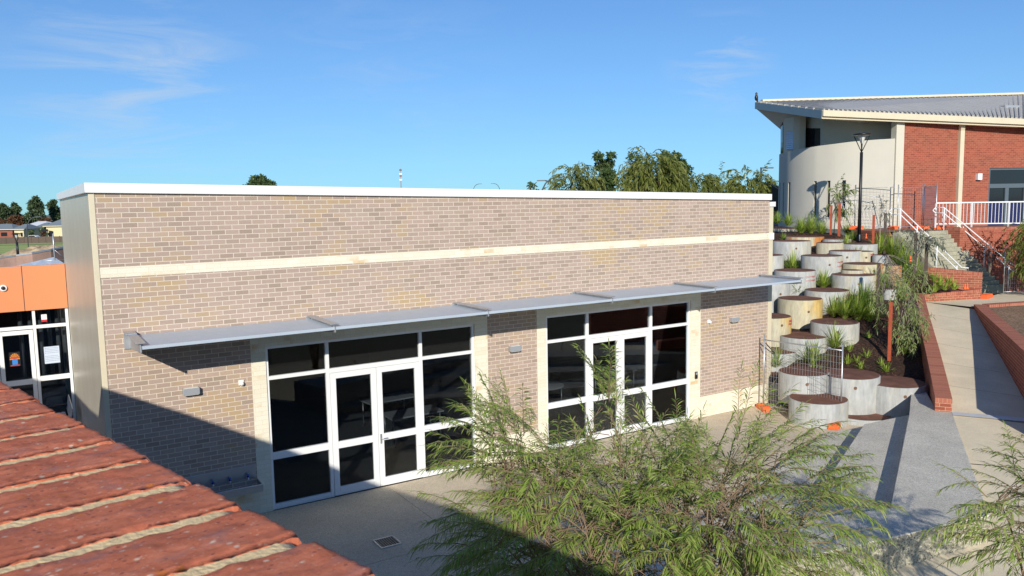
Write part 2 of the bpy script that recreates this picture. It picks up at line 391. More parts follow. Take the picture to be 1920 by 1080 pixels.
M['fence_brown'] = plain('brown_fence', (.12, .085, .065), .85, var=.15)
M['leaf_bush'] = leafmat('willow_leaf', [(.18, .28, .05), (.26, .38, .06), (.34, .44, .085), (.42, .48, .14), (.40, .34, .16)], .42)
M['leaf_sap'] = leafmat('sapling_leaf', [(.19, .25, .07), (.28, .34, .11), (.38, .41, .20)], .4)
M['leaf_grey'] = leafmat('grey_leaf', [(.11, .13, .09), (.17, .19, .13), (.24, .25, .18)], .2)
M['leaf_weep'] = leafmat('weeping_leaf', [(.11, .14, .025), (.19, .22, .045), (.27, .28, .075)], .4)
M['leaf_dark'] = leafmat('dark_leaf', [(.045, .085, .025), (.08, .13, .04), (.13, .18, .06)], .3)
M['leaf_pine'] = leafmat('pine_leaf', [(.04, .065, .03), (.07, .105, .045), (.11, .15, .06)], .15)
M['leaf_red'] = leafmat('red_leaf', [(.06, .015, .012), (.12, .03, .02), (.16, .07, .03)], .25)
M['leaf_rust'] = leafmat('rusty_leaf', [(.11, .045, .02), (.17, .07, .03), (.10, .07, .03)], .2)
M['grass'] = leafmat('strap_grass', [(.22, .36, .035), (.35, .48, .06), (.46, .55, .11), (.55, .54, .24)], .45)

# ------------------------------------------------------------------ ground and paving
def flat(name, pts, mat, udir=(1, 0), kind='structure'):
    b = MB(udir); b.poly(pts); o = b.build(name, mat); tag(o, kind=kind); return o
def gz(x, y):   # the land falls away to the north-west
    d = hypot(x, y + 15)
    t = min(1, max(0, (d - 95) / 140)); t = t * t * (3 - 2 * t)
    return -.12 - 2.0 * t - max(0, (d - 235)) * .003
def make_ground():
    b = MB(); rs = [0, 12, 25, 45, 70, 95, 115, 135, 160, 190, 230, 280, 400, 700, 1500, 4000]; n = 64
    for r in rs:
        for k in range(n):
            t = 2 * pi * k / n; x, y = r * cos(t), -15 + r * sin(t); b.v.append((x, y, gz(x, y)))
    for i in range(len(rs) - 1):
        for k in range(n):
            q = (k + 1) % n; b.face((i * n + k, i * n + q, (i + 1) * n + q, (i + 1) * n + k), True)
    tag(b.build('ground', M['ground']), kind='structure')
make_ground()
# courtyard paving, with saw-cut joints as narrow real grooves between slabs
def make_plaza():
    b = MB(); xs = [-3, 0.5, 3.1, 6.2, 9.3, 12.4, 15.5, 17.9]; ys = [-14.2, -9.6, -6.4, -3.2, -.001]
    for i in range(len(xs) - 1):
        for j in range(len(ys) - 1):
            b.box(xs[i] + .004, ys[j] + .004, -.1, xs[i + 1] - .004, ys[j + 1] - .004, 0)
    b.box(17.9, -3.2, -.1, 19.5, -.9, -.004)
    b.box(-3, .001, -.1, 1.0, 9.4, 0)
    tag(b.build('courtyard_paving', M['plaza'], bevel=.003), kind='structure')
make_plaza()
S = .75
M['pebble'] = speckle('pebble_face', (.40, .37, .27), (.12, .11, .09), (.62, .58, .45), scale=42, patch=.15, bump=.8)
def perp(a, b):
    d = (Vector(b) - Vector(a)).to_2d().normalized(); return Vector((-d.y, d.x)), d
# stepped concrete seating
def make_seating():
    t = thing('seating_steps', 'grey aggregate concrete seating steps fanning down to the courtyard', 'seating', (13, -6, 0))
    def pr(nm, pts, z0, z1):
        b = MB(); b.prism(pts, z0, z1); return b.build(nm, M['seating'], t, bevel=.012)
    pr('top_slab', [(20.04, -2.95), (17.4, -4.5), (11.81, -7.61), (9.55, -6.92), (7.0, -6.15), (6.6, -7.54), (9.13, -7.99), (12.82, -8.65), (18.32, -4.99), (18.26, -4.64), (20.38, -3.05)], -.1, S)
    pr('tread', [(16.69, -3.83), (13.21, -5.5), (9.97, -7.045), (11.808, -7.606), (17.38, -4.512), (18.37, -3.97)], -.1, .47)
    pr('tread', [(16.28, -3.16), (14.21, -3.85), (7.3, -6.155), (7.3, -6.245), (9.965, -7.042), (13.208, -5.496), (16.688, -3.826), (17.25, -3.45)], -.1, .20)
    fl = [(18.32, -4.99), (12.82, -8.65), (9.13, -7.99), (6.6, -7.54)]
    b = MB()
    for p, q in zip(fl, fl[1:]):
        n_, d_ = perp(p + (0,), q + (0,)); e = n_ * (.007 if n_.y < 0 else -.007)
        b.hexa([(p[0], p[1], -.1), (q[0], q[1], -.1), (q[0] + e.x, q[1] + e.y, -.1), (p[0] + e.x, p[1] + e.y, -.1), (p[0], p[1], S - .03), (q[0], q[1], S - .03), (q[0] + e.x, q[1] + e.y, S - .03), (p[0] + e.x, p[1] + e.y, S - .03)])
    b.build('front_face', M['pebble'], t)
make_seating()
# ramped path, lower apron and the strip drain where they meet
def zp(d): return .75 + 1.15 * (min(d, 28.4) - 18.6) / 9.8
def depth(p): return (Vector(p) - CAM).dot(FW)
def pathpt(x, y):
    lo, hi = 16, 34
    for _ in range(50):
        mid = (lo + hi) / 2
        if (at(x, y, mid).z > zp(mid)): lo = mid
        else: hi = mid
    return at(x, y, lo)
WL = [pathpt(1784.5, 772.5), pathpt(1773, 725), pathpt(1760, 674), pathpt(1744, 617)]
farL = onZ(1731, 566, 1.9); farC = onZ(1840, 559.6, 1.9)
WR = [pathpt(1979, 800), pathpt(1919, 715), pathpt(1879, 658), pathpt(1848, 612), pathpt(1829, 580)]
def make_paths():
    b = MB()
    L = WL + [farL]; Rr = WR
    n = 6
    def samp(pl, t):
        ds = [0]
        for i in range(1, len(pl)): ds.append(ds[-1] + (pl[i] - pl[i - 1]).length)
        s = t * ds[-1]
        for i in range(1, len(pl)):
            if s <= ds[i] + 1e-9:
                k = (s - ds[i - 1]) / (ds[i] - ds[i - 1]); return pl[i - 1].lerp(pl[i], k)
        return pl[-1]
    for i in range(n):
        a, c, d, e = samp(L, i / n), samp(Rr, i / n), samp(Rr, (i + 1) / n - .0013), samp(L, (i + 1) / n - .0013)
        b.poly([a, c, d, e])
    tag(b.build('ramp_path', M['path']), kind='structure')
    b = MB()
    far = [farL, samp(Rr, 1), onZ(1960, 571, 1.9), onZ(2150, 560, 1.9), at(2150, 530, 33), onZ(1886, 548, 1.9), farC]
    b.poly([(p.x, p.y, 1.9) for p in far]); tag(b.build('landing', M['path']), kind='structure')
    flat('strip_drain', [onZ(1784, 772, .756), onZ(1990, 789, .756), onZ(1990, 797, .756), onZ(1787, 778, .756)], M['strip'])
    a = Vector((18.30, -4.97, .748)); c = onZ(1990, 790, .748)
    b = MB()
    P0 = [(18.30, -4.97, .748), (15.6, -6.80, .54), (12.84, -8.64, .31), (9.14, -7.98, .15), (6.5, -7.5, .02)]
    P1 = [(c.x, c.y, .748), (17.5, -9.3, .54), (15.6, -12.2, .31), (10.5, -13.4, .15), (5, -13, .02)]
    for i in range(4):
        g = .006
        q = [Vector(P0[i]).lerp(Vector(P0[i + 1]), g), Vector(P0[i]).lerp(Vector(P0[i + 1]), 1 - g), Vector(P1[i]).lerp(Vector(P1[i + 1]), 1 - g), Vector(P1[i]).lerp(Vector(P1[i + 1]), g)]
        b.poly([q[0], q[1], q[2], q[3]][::-1])
    tag(b.build('lower_path', M['path']), kind='structure')
make_paths()

# brick wall along a polyline with a coping of bricks on edge
def perp(a, b):
    d = (Vector(b) - Vector(a)).to_2d().normalized(); return Vector((-d.y, d.x)), d
def brick_wall(name, label, line, width, side, z0, body_mat, cop_mat, cop_h=.105, group=None):
    """line: 3-D points of one top edge; side +1 puts the body to the left of the line; z0 ground height below"""
    t = thing(name, label, 'wall', tuple(Vector((line[0][0], line[0][1], 0))), group)
    nn = []
    for i in range(len(line)):
        a = line[max(0, i - 1)]; c = line[min(len(line) - 1, i + 1)]
        n, d = perp(a, c); nn.append(n * side * width)
    body = MB()
    for i in range(len(line) - 1):
        p, q = Vector(line[i]), Vector(line[i + 1]); n0, n1 = nn[i], nn[i + 1]
        body.hexa([(p.x, p.y, z0), (q.x, q.y, z0), (q.x + n1.x, q.y + n1.y, z0), (p.x + n0.x, p.y + n0.y, z0),
                   (p.x, p.y, p.z - cop_h), (q.x, q.y, q.z - cop_h), (q.x + n1.x, q.y + n1.y, q.z - cop_h), (p.x + n0.x, p.y + n0.y, p.z - cop_h)])
    body.build('wall_body', body_mat, t)
    for i in range(1):
        n, d = perp(line[0], line[-1]); cp = MB((d.x, d.y))
    for i in range(len(line) - 1):
        p, q = Vector(line[i]), Vector(line[i + 1]); n0, n1 = nn[i], nn[i + 1]; e = .003
        u0, u1 = n0.normalized() * e * -1, n1.normalized() * e * -1
        cp.hexa([(p.x + u0.x, p.y + u0.y, p.z - cop_h + .001), (q.x + u1.x, q.y + u1.y, q.z - cop_h + .001), (q.x + n1.x - u1.x, q.y + n1.y - u1.y, q.z - cop_h + .001), (p.x + n0.x - u0.x, p.y + n0.y - u0.y, p.z - cop_h + .001),
                 (p.x + u0.x, p.y + u0.y, p.z), (q.x + u1.x, q.y + u1.y, q.z), (q.x + n1.x - u1.x, q.y + n1.y - u1.y, q.z), (p.x + n0.x - u0.x, p.y + n0.y - u0.y, p.z)])
    cp.build('coping', cop_mat, t)
    return t
up = Vector((0, 0, 1))
wl = [p + up * .31 for p in WL] + [farL + up * .32]
brick_wall('garden_wall', 'low red brick wall edging the left of the ramp, its end face toward the courtyard', wl, .35, 1, -.2, M['brick_red'], M['coping_red'])
zt = 1.98
KR = [onZ(1990, 724, zt), onZ(1920, 658, zt), onZ(1880, 620.5, zt), onZ(1840, 584, zt), onZ(1826, 570.5, zt)]
KB = [onZ(1826, 570.5, zt), onZ(1920, 564.5, zt), onZ(2080, 555, zt)]
brick_wall('planter_wall', 'long red brick planter wall on the right of the ramp, holding woodchip mulch', [Vector(p) for p in KR], .35, -1, .3, M['brick_red'], M['coping_red'])
kb = [KR[-1] + (KB[1] - KB[0]).normalized() * .36] + KB[1:]
brick_wall('planter_wall', 'far red brick edge of the woodchip planter beside the landing', kb, .3, -1, 1.2, M['brick_red'], M['coping_red'])
flat('planter_mulch', [(p.x, p.y, zt - .1) for p in (KR[0], KR[1], KR[3], KR[4], KB[1], KB[2])], M['mulch_light'])

# low wall and stair cheek wall at the head of the ramp
lowA, lowB = farL, farC
brick_wall('planter_wall', 'low red brick wall across the head of the ramp under small green seedlings', [onZ(1731, 566, 1.9) + up * .26, onZ(1838, 560.2, 1.9) + up * .36], .25, 1, 1.2, M['brick_red'], M['coping_red'])
cheekA = farC + up * .97; cheekB = at(1736, 501, 30.9)
brick_wall('stair_wall', 'red brick wall with a square pier end at the foot of the stairs', [cheekA, cheekB], .3, -1, 1.2, M['brick_red'], M['coping_red'])

# upper terrace
ZT = 4.3
T0 = onZ(1445, 424, ZT); T1 = onZ(1560, 429, ZT); T2 = onZ(1600, 431, ZT); T3 = onZ(1668, 434.5, ZT); T4 = onZ(1682, 435, ZT)
stTopR = at(1772, 431, 34.3); stTopR.z = ZT
TB = [onZ(1800, 432.3, ZT), onZ(1925, 430, ZT), onZ(2150, 425, ZT)]
def make_terrace():
    b = MB(); pts = [T0, T1, T2, T3, T4, stTopR] + TB + [Vector((80, 10, ZT)), Vector((90, 70, ZT)), Vector((30, 70, ZT))]
    b.poly([(p.x, p.y, ZT) for p in pts]); tag(b.build('upper_terrace', M['paving']), kind='structure')
    b = MB(); b.poly([(T0.x, T0.y, ZT), (30, 70, ZT), (30, 70, 0), (T0.x, T0.y, 0)]); tag(b.build('terrace_bank', M['ground']), kind='structure')
make_terrace()
brick_wall('terrace_wall', 'short red brick retaining wall at the top of the tub garden beside the stairs', [T2 + up * .002, T3 + up * .002], .25, 1, 2.8, M['brick_red'], M['coping_red'])
brick_wall('terrace_wall', 'tall red brick retaining wall beneath the white balustrade', [stTopR + up * .12] + [Vector((p.x, p.y, ZT + .12)) for p in TB], .3, 1, 1.3, M['brick_red_far'], M['coping_red'])

# concrete stairs
def make_stairs():
    n = 14; bot = onZ(1882, 534, 2.05)
    topL = Vector((T4.x, T4.y, ZT)); topR = stTopR
    run = (topR - bot); run.z = 0
    # going direction and tread direction
    tr = (topR - topL); tr.z = 0; w = tr.length; tr.normalize()
    t = thing('staircase', 'wide concrete staircase climbing from the ramp to the upper terrace', 'stairs', (bot.x, bot.y, 1.9))
    rise = (ZT - 1.9) / n
    for i in range(n):
        f0 = i / n; f1 = (i + 1) / n + .0
        a = bot + run * f0; c = topR
        z1 = 1.9 + rise * (i + 1) - (.0 if i < n - 1 else .004)
        b = MB(); gap = .004 if i else 0
        pa, pc = bot + run * f0, bot + run * f1
        if i == n - 1: pc = bot + run * 1.0
        qa, qc = pa - tr * w, pc - tr * w
        b.hexa([(qa.x, qa.y, 1.7), (pa.x, pa.y, 1.7), (pc.x, pc.y, 1.7), (qc.x, qc.y, 1.7), (qa.x, qa.y, z1), (pa.x, pa.y, z1), (pc.x, pc.y, z1), (qc.x, qc.y, z1)])
        st_ = b.build('step', M['stair'], t, bevel=.012)
        nd = run.normalized(); b = MB(); u = up * (z1 + .003)
        f = [Vector((qa.x, qa.y, 0)) + tr * .3 + nd * .05, Vector((pa.x, pa.y, 0)) - tr * .3 + nd * .05, Vector((pa.x, pa.y, 0)) - tr * .3 + nd * .10, Vector((qa.x, qa.y, 0)) + tr * .3 + nd * .10]
        b.poly([p + u for p in f]); b.build('nosing', M['nosing'], st_)
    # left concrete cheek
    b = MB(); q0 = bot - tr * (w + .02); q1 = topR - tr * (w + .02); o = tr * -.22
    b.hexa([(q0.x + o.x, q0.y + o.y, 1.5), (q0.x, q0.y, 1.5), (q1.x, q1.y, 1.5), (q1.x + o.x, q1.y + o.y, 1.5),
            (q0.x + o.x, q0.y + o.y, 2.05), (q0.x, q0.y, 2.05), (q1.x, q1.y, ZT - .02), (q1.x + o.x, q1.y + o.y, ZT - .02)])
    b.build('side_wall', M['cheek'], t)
    return bot, topL, topR, tr, w, run
SB, SL, SR, STR, SW, SRUN = make_stairs()
def handrail(label, base, run, tr_off, f0, f1, zf, loop_up):
    """two white rails that follow the flight, with posts; base at foot"""
    t = thing('handrail', label, 'handrail', tuple(base + run * f0), 'white handrails of the stairs')
    def pt(f, h):
        p = base + run * f + tr_off; return Vector((p.x, p.y, 1.9 + (ZT - 1.9) * min(1, max(0, f)) + h))
    ext = run.normalized() * .3
    for h in (.98, .74):
        b = MB(); a, c = pt(f0, h), pt(f1, h)
        b.tube([a - ext * .8 + up * 0, a, c, c + ext], .024, 8)
        b.build('rail', M['white'], t)
    b = MB(); a, c = pt(f1, .98) + ext, pt(f1, .74) + ext
    mid = (a + c) / 2 + ext * .4; b.tube([a, a * .7 + c * .3 + ext * .3, mid, c * .7 + a * .3 + ext * .3, c], .024, 8); b.build('end_loop', M['white'], t)
    for f in zf:
        b = MB(); p = pt(f, 0); b.tube([p - up * .05, p + up * .98], .026, 8); b.build('post', M['white'], t)
handrail('left white double handrail of the concrete stairs', SB - STR * (SW - .12), SRUN, Vector(), -.05, 1.0, (0.03, .36, .7, .995), 1)
handrail('right white double handrail of the concrete stairs beside the tall brick wall', SB - STR * .12, SRUN, Vector(), -.16, 1.0, (-.1, .3, .66, .99), 1)

# mulch slope that carries the concrete tubs -------------------------------------------------
DIA = 1.45
# px left, px right, py lid centre, py base front, label bits
TUBS = [
 (1449, 1497, 428.5, 444, .17, 'small cream concrete tub at the top left of the slope behind the building end', 0),
 (1474, 1543, 443.5, 469, .42, 'concrete tub with a bright rust streak down its right edge near the top', 0),
 (1544, 1594, 448, 457, .10, 'thin low concrete tub just below the two red stakes', 0),
 (1532, 1580, 455, 469, .20, 'low cream concrete tub half hidden below the thin low tub', 0),
 (1580, 1643, 457, 470, .08, 'wide low concrete tub at the foot of the black lamp post', 0),
 (1448, 1519, 451.5, 486, .10, 'pale grey tub with small rust corner, second row from the top', 0),
 (1398, 1468, 478, 508, .05, 'plain grey concrete tub cut off by the building end, upper middle', 0),
 (1504, 1578, 479, 521, .05, 'tall grey concrete tub with pink spray marks, middle of the slope', 1),
 (1556, 1614, 470, 492, .05, 'pale blue grey tub behind the tall tub with pink marks', 0),
 (1595, 1637, 471, 492, .15, 'small cream tub with pink writing beside the pale blue grey tub', 1),
 (1637, 1665, 478, 492, .05, 'small pale tub half buried beside the stair side wall', 0),
 (1453, 1528, 506.5, 545, .08, 'grey tub with two lines of pink writing behind the awning tip', 1),
 (1578, 1618, 506, 520, .15, 'small half hidden tub with brown lid between two larger tubs', 0),
 (1582, 1652, 494, 524, .42, 'heavily rusted orange brown concrete tub on the right', 0),
 (1647, 1689, 497, 518, .42, 'small rusted concrete tub at the right end among grass', 0),
 (1561, 1640, 514.5, 556, .13, 'round grey tub with dark rim drips and one rusty right side', 0),
 (1511, 1590, 543.5, 577, .12, 'cream tub with pink writing above the tallest yellow tub', 1),
 (1405, 1479, 528, 584, .05, 'pale grey concrete tub right under the awning end', 0),
 (1460, 1540, 559, 618, .28, 'tall yellow stained concrete tub in the middle of the slope', 0),
 (1657, 1680, 542, 566, .08, 'tiny pale tub under the sapling beside the red stake', 0),
 (1402, 1482, 592, 624, .18, 'cream tub with red scrawl cut off by the building end', 1),
 (1522, 1608, 603, 639, .13, 'shallow cream tub at the edge of the bare mulch', 0),
 (1463, 1549, 629, 668, .03, 'grey tub behind the top rail of the fence panel', 0),
 (1404, 1494, 656, 691, .03, 'grey tub beside the building end, behind the fence mesh', 0),
 (1462, 1552, 696, 730, .03, 'flat brown lidded tub behind the fence mesh, between four others', 0),
 (1543, 1646, 701, 750, .03, 'big clean grey tub behind the fence post', 0),
 (1625, 1731, 716, 768, .03, 'big clean grey tub with a diagonal shadow beside the top seating slab', 0),
 (1407, 1509, 708.5, 758, .03, 'grey tub nearest the building corner behind the fence mesh', 0),
 (1482, 1587, 746, 783, .05, 'low grey tub at the front behind the fence mesh', 0),
 (1563, 1668, 775, 795, .03, 'flush grey tub with brown lid beside the lowest seating step', 0),
]
tubs = []
for (xl, xr, yt, yb, rs, lab, mark) in TUBS:
    w = xr - xl
    # depth along the slope follows the size for full tubs; small ones take the depth of their row
    row = [(428, 37.5), (452, 32.5), (479, 30.2), (506, 29), (543, 27.6), (559, 27), (603, 25.2), (629, 25), (656, 24), (701, 21.3), (746, 20.7), (780, 20.3)]
    d = row[-1][1]
    for i in range(len(row) - 1):
        if yt <= row[0][0]: d = row[0][1]; break
        if row[i][0] <= yt <= row[i + 1][0]:
            k = (yt - row[i][0]) / (row[i + 1][0] - row[i][0]); d = row[i][1] * (1 - k) + row[i + 1][1] * k; break
    if yt == 708.5: d = 23.3
    if yt == 656: d = 24.9
    if yt == 775: d = 20.9
    r = w * d / FOC / 2
    c = at((xl + xr) / 2, yt, d)
    ry = r / d * FOC * .5 * abs(ray((xl + xr) / 2, yt).z) * 2
    h = max(.12, (yb - yt - ry) * d / FOC)
    tubs.append((c, r, h, rs, lab, mark))
CTRL = [(c.x, c.y, c.z - h, 1.0) for c, r, h, *_ in tubs]
for (x, y, z) in ((17.9, -1.2, .0), (19, -1.6, .0), (20, -2.6, .05), (18.2, 4, 1.2), (18.2, 9, 3.0), (18.5, 14, 3.9), (22, 12, 3.9), (26, 14, 4.1)): CTRL.append((x, y, z, 1.5))
for (x, y, d) in ((1452, 424, 39), (1475, 427, 37.5), (1500, 433, 36), (1522, 436, 35.4), (1545, 438, 35), (1573, 441, 34.6), (1600, 445, 34), (1630, 449, 33.4), (1655, 455, 32.6)):
    p = at(x, y, d); CTRL.append((p.x, p.y, p.z, 2.5))
for f in (0, .25, .5, .75, 1):
    p = SB - STR * (SW + .35) + SRUN * f; CTRL.append((p.x, p.y, 1.45 + (ZT - 1.9) * f, 3))
for p in WL: CTRL.append((p.x - .8, p.y + .9, p.z - .25, 1.5))
CTRL.append((farL.x - .5, farL.y + .6, 1.95, 2)); CTRL.append((cheekB.x - 1, cheekB.y + 1, 2.5, 2)); CTRL.append((SL.x - .7, SL.y - 1, 3.1, 1.5)); CTRL.append((T2.x, T2.y - .4, 3.75, 2)); CTRL.append((T1.x, T1.y - .3, 4.12, 2))
def TZ(x, y):
    sw = sz = 0
    for (a, b, z, k) in CTRL:
        w = k / ((x - a) ** 2 + (y - b) ** 2 + .35) ** 1.6; sw += w; sz += w * z
    z = sz / sw
    for c, r, h, *_ in tubs:
        dd = hypot(x - c.x, y - c.y)
        if dd < r + .25: z = min(z, c.z - .1)
    return z
def make_mulch():
    # region bounded by the building end, the courtyard, the ramp wall and the terrace
    poly = [(17.86, -1.0), (19.3, -2.25), (20.1, -2.9), (WL[1].x - .2, WL[1].y + .25), (WL[3].x - .2, WL[3].y + .25), (farL.x - .2, farL.y + .2), (SB.x - STR.x * SW, SB.y - STR.y * SW), (SL.x - .1, SL.y), (T3.x, T3.y), (T2.x, T2.y), (T1.x, T1.y + .2), (T0.x, T0.y + .2), (17.86, 26)]
    def inside(x, y):
        c = False; j = len(poly) - 1
        for i in range(len(poly)):
            xi, yi = poly[i]; xj, yj = poly[j]
            if (yi > y) != (yj > y) and x < (xj - xi) * (y - yi) / (yj - yi) + xi: c = not c
            j = i
        return c
    b = MB(); st = .16; idx = {}
    X0, Y0 = 17.86, -4.2
    nx, ny = int((33.5 - X0) / st), int((26 - Y0) / st)
    for i in range(nx + 1):
        for j in range(ny + 1):
            x, y = X0 + i * st, Y0 + j * st
            if inside(x, y) or inside(x + st * .9, y) or inside(x, y + st * .9) or inside(x - st * .9, y):
                z = TZ(x, y) + noise.noise((x * 2.1, y * 2.1, 3)) * .05 + noise.noise((x * 7, y * 7, 1)) * .025
                idx[i, j] = len(b.v); b.v.append((x, y, z))
    for (i, j) in list(idx):
        q = [(i, j), (i + 1, j), (i + 1, j + 1), (i, j + 1)]
        if all(k in idx for k in q): b.face([idx[k] for k in q], True)
    tag(b.build('mulch_slope', M['mulch']), kind='structure')
make_mulch()
# small wedge bed between the low wall and the stair wall
b = MB(); A = onZ(1731, 566, 1.9); b.poly([(A.x, A.y + .1, 2.05), (farC.x - .4, farC.y + .05, 2.1), (cheekB.x, cheekB.y, 2.6), (cheekB.x - 1.2, cheekB.y - .6, 2.4)])
tag(b.build('wedge_bed', M['mulch']), kind='structure')
def hit(x, y, d0=17, d1=60):
    d = d0
    while d < d1:
        p = at(x, y, d)
        if p.z <= TZ(p.x, p.y): return Vector((p.x, p.y, TZ(p.x, p.y)))
        d += .06
    return at(x, y, 35.5 if y < 442 else 32)
TM = {}
def tub_material(rs, i):
    return tubmat('tub_concrete', (.44, .445, .42) if rs < .15 else (.50, .46, .34), (.50, .21, .06) if rs > .3 else (.60, .41, .14), rs * .45, i * 3.7, .04 + rs * 1.1)
for i, (c, r, h, rs, lab, mark) in enumerate(tubs):
    base = Vector((c.x, c.y, c.z - h))
    t = thing('concrete_tub', lab, 'planter', tuple(base), 'concrete tubs stepping down the slope')
    b = MB(); b.lathe([(r, -.45), (r, h - .012), (r - .012, h), (r - .07, h), (r - .07, h - .03)], (base.x, base.y, base.z), 48)
    ring = b.build('ring_wall', tub_material(rs, i), t)
    b = MB(); n = 40; zc = base.z + h - .02
    for k in range(n): pass
    pts = [(c.x + (r - .02) * cos(2 * pi * k / n), c.y + (r - .02) * sin(2 * pi * k / n), zc + .026) for k in range(n)]
    nv = len(b.v); b.v += [(c.x, c.y, zc + .045)] + pts
    for k in range(n): b.face((0, 1 + k, 1 + (k + 1) % n))
    b.build('lid', M['lid'], t)
    # drain hole with its bung facing the courtyard
    a0 = atan2(-FW.y, -FW.x) + U(-.3, .3); hz = min(h * .62, h - .22)
    if h > .35:
        b = MB(); p = Vector((c.x + (r + .001) * cos(a0), c.y + (r + .001) * sin(a0), base.z + hz)); nn = Vector((cos(a0), sin(a0), 0))
        b.tube([p - nn * .02, p + nn * .006], .042, 12); b.build('drain_hole', plain('bung', (.16, .085, .05), .8), t)
    if mark and h > .25:
        b = MB(); rnd = random.Random(i)
        for ln in range(2):
            b = MB(); z = base.z + h * (.72 - .2 * ln); a = a0 + .38; pts = []
            for k in range(22):
                a += .024 + rnd.random() * .016; zz = z + (.045 if k % 2 else -.03) * rnd.uniform(.4, 1.2)
                pts.append((c.x + (r + .004) * cos(a), c.y + (r + .004) * sin(a), zz))
            b.tube(pts, .0055, 4)
            b.build('spray_writing', M['redpaint'], t)

